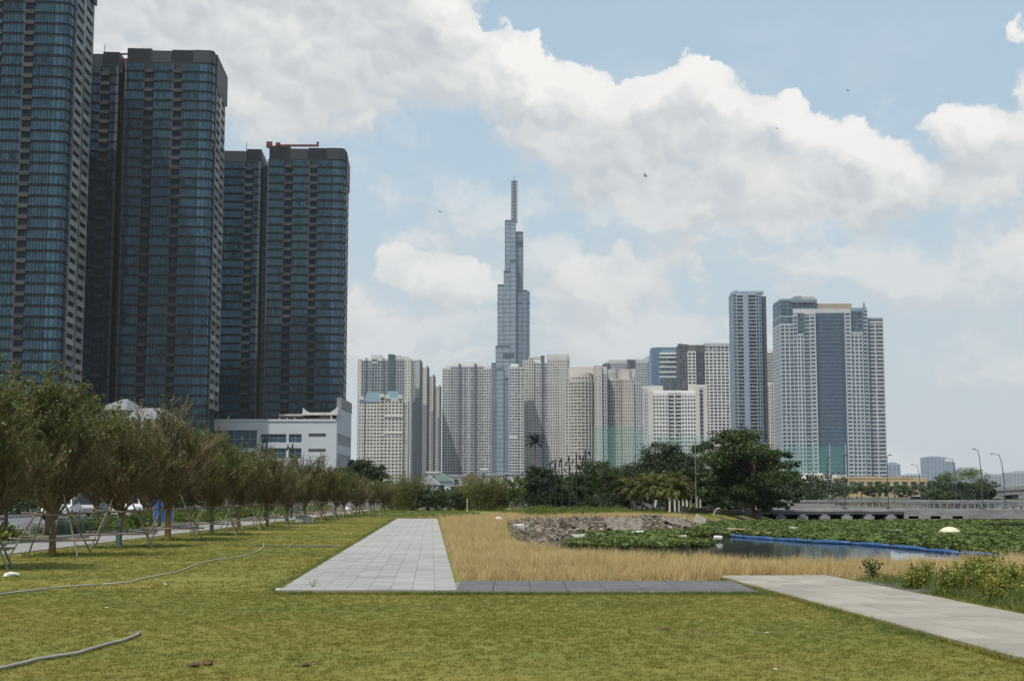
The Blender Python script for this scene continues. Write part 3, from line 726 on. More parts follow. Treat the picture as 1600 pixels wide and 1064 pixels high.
# ---- white podium in front of the third tower
YP = 500
def podium():
    a = P(523, 700, YP); zt = P(523, 657, YP).z; x0, x1 = P(60, 700, YP).x, a.x
    r = thing('podium_building', 'white low podium block with long window openings below the glass towers', 'building', (x1, YP, 0))
    o = (x1, YP, 0); Mw = mat('podium_white', (.50, .53, .57), .7, col2=(.45, .48, .52), vs=.08)
    b = MB(); b.box(x0, YP + 1, 0, x1, YP + 46, zt - .3); b.build('body', M_shade, r, o)
    X = lambda px: P(px, 700, YP).x
    Z = lambda py: P(400, py, YP).z
    # white face built round the openings
    op = [(330, 401, 672, 700), (407, 447, 678, 691), (451, 471, 678, 691), (407, 447, 700, 716), (451, 471, 700, 716), (330, 401, 706, 716), (482, 509, 677, 682.5), (482, 509, 701, 706), (250, 325, 672, 700), (170, 245, 672, 700)]
    colx = sorted({X(o_[0]) for o_ in op} | {X(o_[1]) for o_ in op} | {x0, x1}); rows = sorted({Z(o_[2]) for o_ in op} | {Z(o_[3]) for o_ in op} | {0, zt})
    f = MB()
    for i in range(len(colx) - 1):
        run = None
        for j in range(len(rows) - 1):
            cx_, cz = (colx[i] + colx[i+1]) / 2, (rows[j] + rows[j+1]) / 2
            hole = any(X(a_) < cx_ < X(b_) and Z(d_) < cz < Z(c_) for a_, b_, c_, d_ in op)
            if not hole: f.box(colx[i], YP, rows[j], colx[i+1], YP + 1.0, rows[j+1])
    f.build('front_wall', Mw, r, o)
    for a_, b_, c_, d_ in op:
        blind = c_ in (677, 701)
        w_ = MB().box(X(a_), YP + .55, Z(d_), X(b_), YP + .7, Z(c_)).build('window', mat('podium_slot', (.16, .16, .17), .6) if blind else M_pane, r, o)
        if not blind:
            k = MB(); n = max(2, int((X(b_) - X(a_)) / 2.4))
            for j in range(n + 1):
                x = X(a_) + (X(b_) - X(a_)) * j / n; k.box(x - .08, YP + .45, Z(d_), x + .08, YP + .56, Z(c_))
            k.box(X(a_), YP + .46, (Z(c_) + Z(d_)) / 2 - .08, X(b_), YP + .57, (Z(c_) + Z(d_)) / 2 + .08)
            k.build('frame', mat('podium_frame', (.22, .24, .26), .5), w_, o)
    # parapet, side wall and its openings
    MB().box(x0, YP - .3, zt - .28, x1 + .3, YP + 1.6, zt + .5).build('parapet', Mw, r, o)
    sd_ = MB(); 
    sd_.box(x1 + .02, YP - .1, 0, x1 + .6, YP + 3.2, zt - .35); sd_.box(x1 + .02, YP + 3.2, zt - 4.5, x1 + .55, YP + 46, zt + 5.0); sd_.box(x1 + .02, YP + 3.2, zt - 11.5, x1 + .5, YP + 46, zt - 8.4)
    for j in range(9): sd_.box(x1 + .02, YP + 3.2 + j * 5.2, 0, x1 + .48, YP + 4.6 + j * 5.2, zt - 4.4)
    sd_.build('side_wall', Mw, r, o)
    MB().box(x1 - 1, YP + 12, zt + 5.1, x1 + .7, YP + 46, zt + 9).build('roof_louvre', mat('louvre_grey', (.20, .20, .19), .6), r, o)
    cz = Z(651)
    MB().box(X(432), YP + 3, cz - .2, X(497), YP + 14, cz + .5).build('pergola', mat('pergola_dark', (.03, .03, .035), .6), r, o)
    pg = MB()
    for px in (433, 445, 457, 472, 486): pg.box(X(px), YP + 3, zt - .3, X(px) + .35, YP + 3.4, cz)
    pg.build('pergola_post', M_wht, r, o)
    MB().box(X(470), YP + 1.5, Z(648), X(526), YP + 16, Z(644)).build('canopy_roof', M_wht, r, o)
    MB().box(X(430), YP + 6, Z(648.5), X(469.8), YP + 14, Z(645.5)).build('canopy_roof', M_wht, r, o)
    MB().prof([(X(471), Z(644)), (X(482), Z(644)), (X(476), Z(641)), (X(471), Z(636.5))], YP + 1.6, YP + 2.6).build('roof_horn', M_wht, r, o)
    MB().prof([(X(526), Z(644)), (X(528), Z(636)), (X(524), Z(637)), (X(514), Z(644))], YP + 1.6, YP + 2.6).build('roof_horn', M_wht, r, o)
    MB().box(X(480), YP + 3, zt - .3, X(512), YP + 12, Z(648.2)).build('roof_room', mat('room_grey', (.16, .15, .15), .7), r, o)
    MB().box(X(514), YP + 2, zt - .3, X(517), YP + 4, Z(648.2)).build('canopy_post', M_wht, r, o)
podium()

# ================================================================== FAR TOWERS
CREAM = mat('cream_render', (.57, .55, .50), .8, var=.14, vs=.06)
BEIGE = mat('beige_render', (.54, .50, .44), .8, var=.14, vs=.05)
WHITE = mat('tower_white', (.66, .65, .63), .75, var=.14, vs=.06)
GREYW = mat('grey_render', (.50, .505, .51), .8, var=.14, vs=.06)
DGREY = mat('slate_render', (.11, .12, .14), .7, var=.25, vs=.06)
BLUEG = mat('bluegrey_render', (.24, .31, .37), .6, var=.12, vs=.06)
TAN = mat('tan_render', (.47, .35, .19), .8, var=.15, vs=.08)
G_dk = room_glass('far_window_dark', (.02, .026, .035), (.075, .085, .10), .2)
G_bl = room_glass('far_window_blue', (.045, .075, .115), (.095, .14, .19), .12, light=.05)
G_cr = room_glass('far_window_warm', (.035, .035, .035), (.12, .115, .105), .3, light=.18)
G_te = room_glass('far_window_teal', (.055, .085, .10), (.11, .15, .17), .12, light=.05)
G_lm = room_glass('landmark_glass_hazed', (.20, .255, .31), (.25, .305, .36), .08, cell=(4, 4, 13), light=.0)  # glass colour paled towards the haze in front of it
G_lm2 = room_glass('landmark_glass_side_hazed', (.13, .175, .225), (.165, .215, .27), .08, cell=(4, 4, 13), light=.0)
M_band = mat('plant_floor', (.06, .085, .115), .5)
class Tower:
    def __init__(s, name, label, d, px, cat='tower', group=None):
        p = P(px, 760, d); s.o = (p.x, d, 0); s.d = d; s.i = 0
        s.r = thing(name, label, cat, s.o, group)
    def X(s, px, py, yo=0): return P(px, py, s.d + yo).x
    def Z(s, py, yo=0): return P(800, py, s.d + yo).z
    def wing(s, px0, px1, pt, wall=WHITE, glass=G_dk, yo=0.0, dep=24, st=3.3, bh=1.2, pier=3.2, pw=.9, z0=0.0, out=.45, cap=1.6, sidepier=True):
        yo = yo + s.i * .17; s.i += 1; Y = s.d + yo
        x0, x1, zt = s.X(px0, pt, yo), s.X(px1, pt, yo), s.Z(pt, yo)
        w_ = MB().box(x0, Y, z0, x1, Y + dep, zt - .05).build('facade_wing', glass, s.r, s.o)
        b = MB(); k = 0; z = z0
        while z < zt - cap - bh * .5:
            if bh > 0: b.box(x0 - out * .3, Y - out, z, x1 + out * .3, Y + dep + .2, z + bh)
            z += st
        if cap: b.box(x0 - out * .35, Y - out - .1, zt - cap, x1 + out * .35, Y + dep + .25, zt)
        if b.v: tag(b.build('spandrel_grid', wall, w_, s.o), kind='stuff')
        if pier:
            b = MB(); n = max(1, round((x1 - x0) / pier))
            for j in range(n + 1):
                x = x0 + (x1 - x0) * j / n; b.box(max(x - pw/2, x0 - .1), Y - out - .07, z0, min(x + pw/2, x1 + .1), Y + .3, zt - .03)
            if sidepier:
                n = max(1, round(dep / pier))
                for j in range(n + 1):
                    y = Y + dep * j / n
                    for xx in (x0, x1): b.box(xx - out * .3 - .07, y - pw/2, z0, xx + out * .3 + .07, y + pw/2, zt - .03)
            tag(b.build('pier_grid', wall, w_, s.o), kind='stuff')
        return w_
    def solid(s, px0, px1, pt, m, yo=0.0, dep=10, z0=0.0, pb=None, name='wall_panel'):
        yo = yo + s.i * .17; s.i += 1; Y = s.d + yo
        if pb is not None: z0 = s.Z(pb, yo)
        return MB().box(s.X(px0, pt, yo), Y, z0, s.X(px1, pt, yo), Y + dep, s.Z(pt, yo)).build(name, m, s.r, s.o)
# --- cream block with blue mansard roofs, and the stepped towers behind it
T = Tower('cream_apartment_block', 'cream apartment block with pale blue mansard roofs and rows of square windows', 1400, 598, 'building')
T.wing(561, 569, 622, CREAM, G_cr, -1.5, st=3.4, bh=1.5, pier=3.0, pw=1.2); T.wing(568.5, 594, 626, CREAM, G_cr, 0, st=3.4, bh=1.5, pier=3.0, pw=1.2)
T.wing(594, 601, 619, CREAM, G_cr, -1.2, st=3.4, bh=1.5, pier=3.0, pw=1.2); T.wing(600.5, 629, 622, CREAM, G_dk, -2.5, st=3.4, bh=1.45, pier=3.6, pw=1.4); T.wing(629, 637, 626, CREAM, G_cr, .5, st=3.4, bh=1.8, pier=3.0, pw=1.6)
M_bluer = mat('blue_roof', (.17, .28, .345), .6, var=.15, vs=.1)
for a, c, t_, bt_ in ((571, 596, 613, 628), (603, 625, 611, 624)):
    z1, z0 = T.Z(t_), T.Z(bt_); x0, x1 = T.X(a, t_), T.X(c, t_); b = MB(); i = 0
    b.v += [(x0-1,1399,z0),(x1+1,1399,z0),(x1+1,1414,z0),(x0-1,1414,z0),(x0+1.5,1400.5,z1),(x1-1.5,1400.5,z1),(x1-1.5,1411,z1),(x0+1.5,1411,z1)]
    b.f += [(4,5,6,7),(0,1,5,4),(1,2,6,5),(2,3,7,6),(3,0,4,7)]; b.build('mansard_roof', M_bluer, T.r, T.o)
for px, tp in ((565, 621), (597.5, 617), (606, 619), (626, 619)):
    x = T.X(px, tp); z = T.Z(tp + 4); MB().prof([(x-2.4, z), (x+2.4, z), (x+2.4, z+2), (x+1.2, z+3.6), (x, z+4.2), (x-1.2, z+3.6), (x-2.4, z+2)], 1396.3, 1397.5).build('gable', CREAM, T.r, T.o)
for py in (649, 675): T.solid(600, 629.5, py, CREAM, -4.2, 2, pb=py + 2.2, name='cornice')
T = Tower('glazed_cream_tower', 'tall cream tower with grey glass front behind the blue-roofed block', 1500, 600)
T.wing(559.5, 565, 561, CREAM, G_te, 0, bh=2.0, pier=2.4, pw=1.4); T.wing(565, 572, 562, GREYW, G_te, .6, bh=.5, pier=2.2, pw=.4); T.solid(571.5, 573, 559, DGREY, -.8, 6)
T.wing(573, 581, 562, GREYW, G_te, .4, bh=.5, pier=2.6, pw=.5); T.solid(581, 590, 561, DGREY, .9, 6, pb=566); T.wing(581, 590, 565, GREYW, G_te, .5, bh=.35, pier=3, pw=.3); T.wing(590, 599, 561, GREYW, G_te, .4, bh=.5, pier=2.6, pw=.5)
T.solid(598.7, 600.2, 559, DGREY, -.8, 6); T.wing(600, 606.5, 561, GREYW, G_te, .3, bh=.5, pier=2.2, pw=.4); T.wing(606.5, 616, 553.5, DGREY, room_glass('teal_strip', (.06, .10, .11), (.08, .13, .14), .1, light=0), -1.5, bh=.3, pier=0)
T.wing(616, 632, 560, GREYW, G_te, .3, bh=.5, pier=2.6, pw=.5); T.wing(632, 642, 560, CREAM, G_te, -.6, bh=2.1, pier=2.8, pw=1.9, dep=30)
T.solid(580, 596, 554.5, CREAM, 6, 12, pb=561, name='plant_room'); T.solid(616, 626, 555, GREYW, 6, 12, pb=560, name='plant_room'); T.solid(627, 637, 556.5, GREYW, 6, 12, pb=560, name='plant_room')
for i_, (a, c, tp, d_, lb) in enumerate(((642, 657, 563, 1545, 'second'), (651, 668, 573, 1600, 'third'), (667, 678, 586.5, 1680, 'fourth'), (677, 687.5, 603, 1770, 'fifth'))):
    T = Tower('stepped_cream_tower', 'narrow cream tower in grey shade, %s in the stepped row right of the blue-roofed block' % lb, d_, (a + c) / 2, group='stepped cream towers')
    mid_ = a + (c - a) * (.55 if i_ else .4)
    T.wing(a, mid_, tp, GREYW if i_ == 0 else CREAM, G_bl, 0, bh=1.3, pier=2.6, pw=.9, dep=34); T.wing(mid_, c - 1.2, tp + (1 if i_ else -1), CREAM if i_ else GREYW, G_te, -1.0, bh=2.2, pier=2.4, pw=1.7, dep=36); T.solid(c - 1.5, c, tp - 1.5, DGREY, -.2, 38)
    T.solid(mid_, c - 1.0, 622 + i_ * 10, mat('lower_wall_shade', (.24, .24, .255), .8, var=.15, vs=.06), -2.2, 3)  # grey slab paints the shade over the lower cream wall
# --- pale grid tower
T = Tower('pale_grid_tower', 'broad pale tower with two dark vertical strips left of the tallest skyscraper', 1650, 730)
T.wing(691.5, 704, 574, WHITE, G_te, 0, bh=1.15, pier=3.4, pw=.7); T.wing(704, 716.5, 572, GREYW, G_te, .5, bh=1.15, pier=3.2, pw=.7); T.solid(716.5, 720, 568.5, DGREY, -.8, 8)
T.wing(720, 729, 572, GREYW, G_dk, .4, bh=1.2, pier=3.2, pw=.7); T.wing(729, 735, 572, GREYW, G_te, .9, bh=1.3, pier=2.2, pw=1.2); T.wing(735, 741, 572, GREYW, G_dk, .4, bh=1.2, pier=3.2, pw=.7)
T.solid(741, 744.5, 568.5, DGREY, -.8, 8); T.wing(744.5, 756, 572, GREYW, G_dk, .4, bh=1.15, pier=3.2, pw=.7); T.wing(756, 767.5, 574, WHITE, G_dk, 0, bh=1.15, pier=3.0, pw=.7)
T.solid(706, 761, 566, WHITE, 5, 14, pb=573, name='plant_room'); T.solid(697, 766, 571.5, GREYW, .8, 20, pb=575.5, name='roof_parapet')
for a, c in ((691.5, 703), (721, 741), (756, 767)): T.solid(a, c, 680.5, WHITE, -.75, 2, pb=684, name='belt_course')
# --- the tallest skyscraper
T = Tower('tallest_skyscraper', 'very tall blue glass skyscraper with setbacks and a lattice spire', 2050, 800)
def lm(px0, px1, pt, yo, gl, dep=30, pb=None, st=6.6, bh=.5, pier=9):
    return T.wing(px0, px1, pt, M_band, gl, yo, dep, st, bh, pier, .35, T.Z(pb, yo) if pb else 0, .22, 2.2)
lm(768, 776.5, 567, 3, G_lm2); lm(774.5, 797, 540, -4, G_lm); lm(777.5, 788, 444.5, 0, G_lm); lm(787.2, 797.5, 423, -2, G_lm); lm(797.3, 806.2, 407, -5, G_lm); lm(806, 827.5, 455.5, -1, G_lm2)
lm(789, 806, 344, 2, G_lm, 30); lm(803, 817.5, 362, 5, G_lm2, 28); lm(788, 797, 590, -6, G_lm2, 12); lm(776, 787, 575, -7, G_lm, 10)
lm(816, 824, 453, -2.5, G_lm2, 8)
for a, c, t_, b_, yo in ((777, 788, 472, 475.5, -1), (797, 806.4, 472, 475.5, -6), (806, 828, 472, 475.5, -2.4), (787, 798, 472, 475.5, -3.4), (788.6, 817.6, 376, 379.5, 1), (788.7, 806, 347, 356, 1.2), (786, 803, 552, 558, -8)): T.solid(a, c, t_, M_band, yo, 6, pb=b_, name='plant_floor')
sp = MB(); M_lat = mat('spire_steel', (.30, .32, .35), .4, metal=.3)
x0, x1 = T.X(799.2, 300), T.X(807.8, 300); z0, z1 = T.Z(345), T.Z(281)
for xx in (x0, x1):
    for yy in (2058, 2066): sp.box(xx - .8, yy - .8, z0, xx + .8, yy + .8, z1)
sp.build('spire_leg', M_lat, T.r, T.o)
n = 12; br_ = MB()
for j in range(n + 1):
    z = z0 + (z1 - z0) * j / n; br_.box(x0, 2057.5, z - .5, x1, 2066.5, z + .5)
    if j < n:
        zz = z + (z1 - z0) / n; br_.tube([(x0, 2058, z), (x1, 2058, zz)], .45, 4); br_.tube([(x1, 2058, z), (x0, 2058, zz)], .45, 4)
br_.build('spire_bracing', M_lat, T.r, T.o)
MB().box(x0 + 1.5, 2060, z0, x1 - 1.5, 2064, z1 - 1).build('spire_core', mat('spire_white', (.62, .64, .66), .5), T.r, T.o)
MB().tube([((x0+x1)/2, 2062, z1), ((x0+x1)/2, 2062, T.Z(272))], [.9, .3], 5).build('antenna', M_lat, T.r, T.o)
# --- white slab and cream twin right of it
T = Tower('white_slab_tower', 'slim white gridded tower standing before the skyscraper base', 1600, 806)
T.wing(795.5, 809, 572, WHITE, G_dk, 0, bh=1.2, pier=3.0, pw=.6); T.wing(809, 818.5, 574, WHITE, G_dk, 1.0, bh=1.2, pier=3.0, pw=.8); T.solid(798, 810, 568.5, WHITE, 4, 10, pb=573, name='plant_room'); T.solid(795, 808, 680.5, WHITE, -.7, 2, pb=684, name='belt_course')
T = Tower('cream_twin_tower', 'tall cream tower with a dark centre strip behind the tall palm', 1640, 854)
T.wing(817.5, 826, 563, CREAM, G_cr, .6, bh=1.4, pier=2.8, pw=1.2); T.wing(826, 834, 558, CREAM, G_dk, .2, bh=1.4, pier=2.6, pw=1.2); T.wing(834, 845.5, 565, WHITE, G_dk, 1.6, bh=1.1, pier=3.2, pw=.6); T.solid(829, 846, 557, CREAM, 2, 6, pb=561, name='roof_beam')
T.solid(845, 851, 555.5, DGREY, .9, 14); T.wing(851, 856, 566, WHITE, G_dk, 1.4, bh=1.0, pier=2.8, pw=.5); T.wing(855.5, 871, 553.5, CREAM, G_dk, -.6, bh=1.5, pier=2.8, pw=1.3, cap=6); T.wing(871, 886, 555.5, CREAM, G_dk, -.2, bh=1.6, pier=3.0, pw=1.5, cap=6); T.wing(886, 890.5, 556, CREAM, G_cr, .8, bh=1.8, pier=2.8, pw=1.6, cap=6); T.solid(856, 889, 552.5, GREYW, 2, 16, pb=555.8, name='roof_rim')
# --- beige rounded pair
def drum(T, px, rpx, pt, m, gl, yo, z0=0, st=3.3, bh=1.3, cap=2):
    x = T.X(px, pt, yo); r_ = T.X(px + rpx, pt, yo) - x; zt = T.Z(pt, yo); y = T.d + yo + r_
    ring = lambda rr: [(x + rr * math.cos(a), y + rr * math.sin(a)) for a in [2 * math.pi * k / 20 for k in range(20)]]
    w_ = MB().prism(ring(r_), z0, zt - .05).build('rounded_bay', gl, T.r, T.o); b = MB(); z = z0
    while z < zt - cap: b.prism(ring(r_ + .45), z, z + bh); z += st
    b.prism(ring(r_ + .5), zt - cap, zt); tag(b.build('spandrel_grid', m, w_, T.o), kind='stuff')
    b = MB()
    for k in range(20):
        a = 2 * math.pi * k / 20; cx_, cy_ = x + (r_ + .1) * math.cos(a), y + (r_ + .3) * math.sin(a); b.box(cx_ - .4, cy_ - .4, z0, cx_ + .4, cy_ + .4, zt)
    tag(b.build('pier_grid', m, w_, T.o), kind='stuff')
T = Tower('beige_round_tower', 'beige tower with a rounded crown, left of the matching beige pair', 1420, 915)
T.wing(883, 893, 591, BEIGE, G_cr, 2, bh=1.6, pier=2.8, pw=1.4); drum(T, 908, 19.5, 592, BEIGE, G_cr, -4); T.wing(889, 929, 573.5, BEIGE, G_cr, 18, dep=20, bh=1.8, cap=8); drum(T, 908, 17.5, 582, BEIGE, G_cr, 4, T.Z(594), 3.3, 1.5, 3)
T.wing(928.5, 940, 571, BEIGE, G_cr, 3, bh=2.4, pier=3.2, pw=2.0, cap=10); T.wing(940, 948, 572.5, GREYW, G_dk, 5, bh=1.3, pier=2.4, pw=.9, cap=8); T.solid(938.6, 940.4, 571.5, DGREY, 2.2, 4)
T = Tower('beige_round_tower', 'beige tower with a grey rooftop drum and green netting at its foot', 1440, 980)
T.wing(947.5, 957, 590, BEIGE, G_cr, 3, bh=1.5, pier=2.6, pw=1.3); drum(T, 962, 12.5, 592, BEIGE, G_dk, -3); drum(T, 957, 6.2, 577, GREYW, G_te, 6, T.Z(592), 3.3, .8, 4); T.wing(968.5, 985, 577, BEIGE, G_cr, 4, bh=2.4, pier=3.2, pw=2.0, cap=10); T.wing(985, 992.5, 576.5, GREYW, G_dk, 5, bh=1.3, pier=2.4, pw=.9, cap=8); T.solid(983.5, 985.5, 578, DGREY, 3, 4)
T.wing(973, 990, 592, BEIGE, G_cr, -1, bh=1.6, pier=2.4, pw=1.2); T.wing(990, 1001, 598, GREYW, G_cr, 1, bh=1.4, pier=2.6, pw=1.0); T.wing(1001, 1007.5, 604, WHITE, G_dk, 2, bh=1.4, pier=2.6, pw=1.0)
# --- behind: grey ones
T = Tower('grey_back_tower', 'dull grey tower block showing above the beige towers', 1820, 968)
T.wing(943, 953, 568, DGREY, G_dk, 0, bh=1.0, pier=2.6, pw=.7); T.wing(952, 980, 562.5, GREYW, G_bl, 1, bh=1.2, pier=3.0, pw=.9, cap=5); T.solid(980, 985, 561.5, DGREY, -.5, 6); T.solid(946, 954, 565, GREYW, 4, 8, pb=570, name='plant_room')
T = Tower('grey_back_tower', 'grey gridded tower just left of the blue glass office', 1780, 1006)
T.wing(984, 994, 562, DGREY, G_dk, 1, bh=1.0, pier=2.6, pw=.7); T.wing(993.5, 1012, 561.5, GREYW, G_bl, 0, bh=1.2, pier=2.8, pw=.9, cap=4); T.wing(1008, 1021, 558, GREYW, G_bl, 1.0, bh=1.2, pier=2.8, pw=.9, cap=6); T.solid(1012, 1020, 557, DGREY, 3, 8, pb=561, name='plant_room')
# --- blue glass office
T = Tower('blue_glass_office', 'bright blue glass office block with white floor bands', 1500, 1042)
T.wing(1018.5, 1030.5, 543, BLUEG, room_glass('office_blue', (.085, .20, .34), (.11, .23, .37), .08, light=0), 2, bh=.25, pier=3, pw=.25, cap=1); T.wing(1030.5, 1064, 551, WHITE, G_te, 0, bh=.0, pier=0, cap=2, dep=30)
for py in (557, 564.5, 572, 580, 587.5, 592, 597, 602): T.solid(1030, 1064, py, WHITE if py != 592 else GREYW, -.9, 3, pb=py + 2.3, name='floor_band')
T.wing(1024, 1062, 542.5, BLUEG, room_glass('office_crown', (.16, .27, .36), (.20, .31, .40), .08, light=0), 3.0, bh=.2, pier=3, pw=.3, z0=T.Z(556), cap=.8)
# --- gridded tower with dark slabs
T = Tower('white_grid_tower', 'white gridded tower with dark crown and dark slab sides, left of the slim blue tower', 1450, 1104)
T.wing(1061, 1074.5, 538, DGREY, G_dk, 1.0, bh=1.2, pier=3, pw=1.0); T.wing(1074.5, 1087, 549, WHITE, G_dk, 0, bh=1.3, pier=3.8, pw=1.0); T.solid(1074.5, 1101, 539, mat('brown_crown', (.14, .125, .115), .7), .9, 14, pb=549.5, name='crown_panel'); T.wing(1086.5, 1101.5, 540, DGREY, G_dk, .8, bh=.8, pier=3, pw=.6)
T.wing(1101.5, 1145, 549, WHITE, G_dk, -.5, bh=1.25, pier=4.2, pw=1.1); T.wing(1101.5, 1144.5, 536, GREYW, G_dk, .6, bh=1.0, pier=4.2, pw=.8, z0=T.Z(551), cap=2.2); T.solid(1060, 1067, 537, DGREY, .5, 6, pb=541, name='roof_parapet')
# --- white apartment block
T = Tower('white_apartment_block', 'white mid-rise apartment block with twin stair towers, in front of the dark-crowned tower', 1200, 1056, 'building')
T.wing(1006.5, 1013.5, 606, GREYW, DGREY, 6, bh=1.4, pier=2.4, pw=1.0, dep=18); T.solid(1013, 1020, 611, CREAM, -.8, 14); T.wing(1020, 1043.5, 614, WHITE, G_dk, 0, st=3.25, bh=1.5, pier=2.5, pw=.9, cap=2.5); T.wing(1043.5, 1053.5, 612, WHITE, G_dk, 1.6, st=3.25, bh=1.0, pier=5.4, pw=.6); T.solid(1053.3, 1054.7, 611, WHITE, .2, 4); T.wing(1054.5, 1064.5, 612, WHITE, G_dk, 1.7, st=3.25, bh=1.0, pier=5.4, pw=.6)
T.wing(1064.5, 1087, 614, WHITE, G_dk, 0, st=3.25, bh=1.5, pier=2.5, pw=.9, cap=2.5); T.solid(1086.5, 1093, 602, CREAM, -.8, 12); T.wing(1093, 1099.5, 604, GREYW, DGREY, 3, bh=1.4, pier=0); T.solid(1099, 1105, 602, CREAM, -.2, 14); T.solid(1008, 1036, 602.5, CREAM, 4, 12, pb=614, name='stair_tower'); T.solid(1078, 1104, 601, CREAM, 5, 12, pb=612, name='stair_tower'); T.solid(1020, 1087, 610, WHITE, 3, 12, pb=615, name='roof_parapet')
# --- slim blue tower
SLIMW = mat('slim_render', (.36, .41, .46), .7, var=.12, vs=.06)
T = Tower('slim_blue_tower', 'slim blue-grey tower with a pale central rib, tallest right of the skyscraper', 1300, 1171)
T.wing(1145, 1150.5, 458, BLUEG, G_bl, .6, bh=1.1, pier=2.6, pw=.7); T.wing(1150.5, 1161, 459, SLIMW, G_dk, .3, bh=.8, pier=5.5, pw=.5, out=.9); T.solid(1160.5, 1168.5, 455.5, mat('pale_blue_rib', (.27, .34, .42), .5, var=.08, vs=.05), -.9, 20); T.wing(1168.5, 1181, 458, SLIMW, G_dk, .3, bh=.8, pier=5.5, pw=.5, out=.9)
T.wing(1181, 1189, 460, BLUEG, G_bl, .8, bh=.9, pier=2.6, pw=.6, dep=28); T.wing(1189, 1196.5, 463, DGREY, G_bl, 4, bh=1.2, pier=2.6, pw=.8, dep=30); T.solid(1145, 1193, 455, BLUEG, 2, 20, pb=459, name='roof_parapet'); T.solid(1149, 1152, 453, BLUEG, 3, 4, pb=455, name='roof_mast')
T = Tower('narrow_back_tower', 'pinkish grey tower glimpsed between the slim blue tower and the broad complex', 1720, 1209)
T.wing(1197, 1206, 549, WHITE, G_te, 0, bh=1.0, pier=0); T.wing(1206, 1222, 549, mat('pinkish_render', (.38, .33, .31), .8, var=.1, vs=.05), G_dk, .3, bh=1.5, pier=3.4, pw=1.2); T.solid(1198, 1208, 546, CREAM, 4, 8, pb=550, name='plant_room')
T = Tower('beige_back_block', 'beige rounded block low between the slim blue tower and the broad complex', 1480, 1210)
T.wing(1198, 1203, 601, CREAM, G_cr, .2, bh=2, pier=3, pw=2); drum(T, 1212, 11, 598, BEIGE, G_cr, -2)
CPLX = mat('complex_render', (.44, .475, .50), .7, var=.12, vs=.06)
# --- broad riverside complex
T = Tower('riverside_tower_complex', 'broad blue-glass and white tower complex on the right riverbank', 1200, 1300)
T.wing(1219, 1239.5, 506, CPLX, G_bl, 3, bh=1.0, pier=4.0, pw=.9, dep=34); T.wing(1219, 1240, 493.5, BLUEG, G_bl, 3, bh=.3, pier=5, pw=.3, z0=T.Z(506), dep=34); T.wing(1219, 1276, 467, BLUEG, G_bl, 3.2, bh=.12, pier=6, pw=.2, z0=T.Z(494), dep=34, cap=1.8)
T.solid(1239, 1273, 463.5, mat('pink_roof_band', (.42, .38, .37), .7), 8, 18, pb=469, name='roof_band'); T.solid(1236, 1276, 471, BLUEG, 1, 8, pb=472.3, name='roof_rim'); b = MB(); x0, x1 = T.X(1242, 465), T.X(1254.5, 465); b.prof([(x0, T.Z(464)), (x1, T.Z(464)), (x1, T.Z(460)), (x1 - 5, T.Z(461))], 1208, 1222); b.build('roof_fin', BLUEG, T.r, T.o)
T.wing(1239, 1245.5, 491, CPLX, G_bl, .5, bh=1.0, pier=3.2, pw=.5); T.wing(1245, 1256, 522, CPLX, G_bl, .3, bh=1.1, pier=3.6, pw=1.1); T.wing(1245, 1256, 489, BLUEG, G_bl, .3, bh=.15, pier=5, pw=.2, z0=T.Z(522), cap=.5); T.wing(1256, 1264.5, 489, CPLX, G_bl, .9, bh=.9, pier=0); T.wing(1264.5, 1273.5, 489, CPLX, G_bl, -.4, bh=1.5, pier=4.6, pw=1.5)
T.wing(1273.5, 1320, 488.5, mat('deep_blue', (.07, .11, .16), .4), room_glass('curtain_blue', (.045, .088, .138), (.062, .112, .168), .08, light=0), .8, bh=.4, pier=5.6, pw=.25, out=.2, cap=0); T.wing(1279, 1314, 492, DGREY, MATS['curtain_blue'], -.5, bh=.7, pier=0, out=.3, cap=0)
T.wing(1319.5, 1328.5, 487, CPLX, G_bl, -.4, bh=1.5, pier=4.6, pw=1.5); T.wing(1328.5, 1347.5, 519, CPLX, G_bl, .3, bh=1.2, pier=4.0, pw=1.0); T.wing(1328.5, 1347.5, 486, BLUEG, G_bl, .2, bh=.12, pier=6, pw=.2, z0=T.Z(518.5), cap=.6); T.wing(1347.5, 1354.5, 482.5, CPLX, G_bl, 1.2, bh=1.1, pier=3.4, pw=.6)
T.solid(1239, 1330, 482.5, GREYW, -.3, 16, pb=489.5, name='crown_beam'); T.solid(1260, 1330.5, 474.5, mat('tan_crown', (.34, .29, .22), .8, var=.15, vs=.1), 1.6, 20, pb=483, name='crown_panel'); T.solid(1330, 1354, 481, BLUEG, 2.0, 12, pb=485.5, name='crown_panel')
x = T.X(1351.5, 480); MB().prof([(x - 2.2, T.Z(482)), (x + 1.6, T.Z(482)), (x + .9, T.Z(476)), (x + .1, T.Z(470.5)), (x - .5, T.Z(477))], 1203, 1206).build('roof_spire', BLUEG, T.r, T.o)
T.wing(1354, 1379.5, 502, GREYW, G_bl, 4.5, bh=1.1, pier=6.8, pw=1.0, dep=30); T.wing(1354.5, 1379, 496.5, BLUEG, G_bl, 6, bh=.3, pier=5, pw=.3, z0=T.Z(502), dep=24)
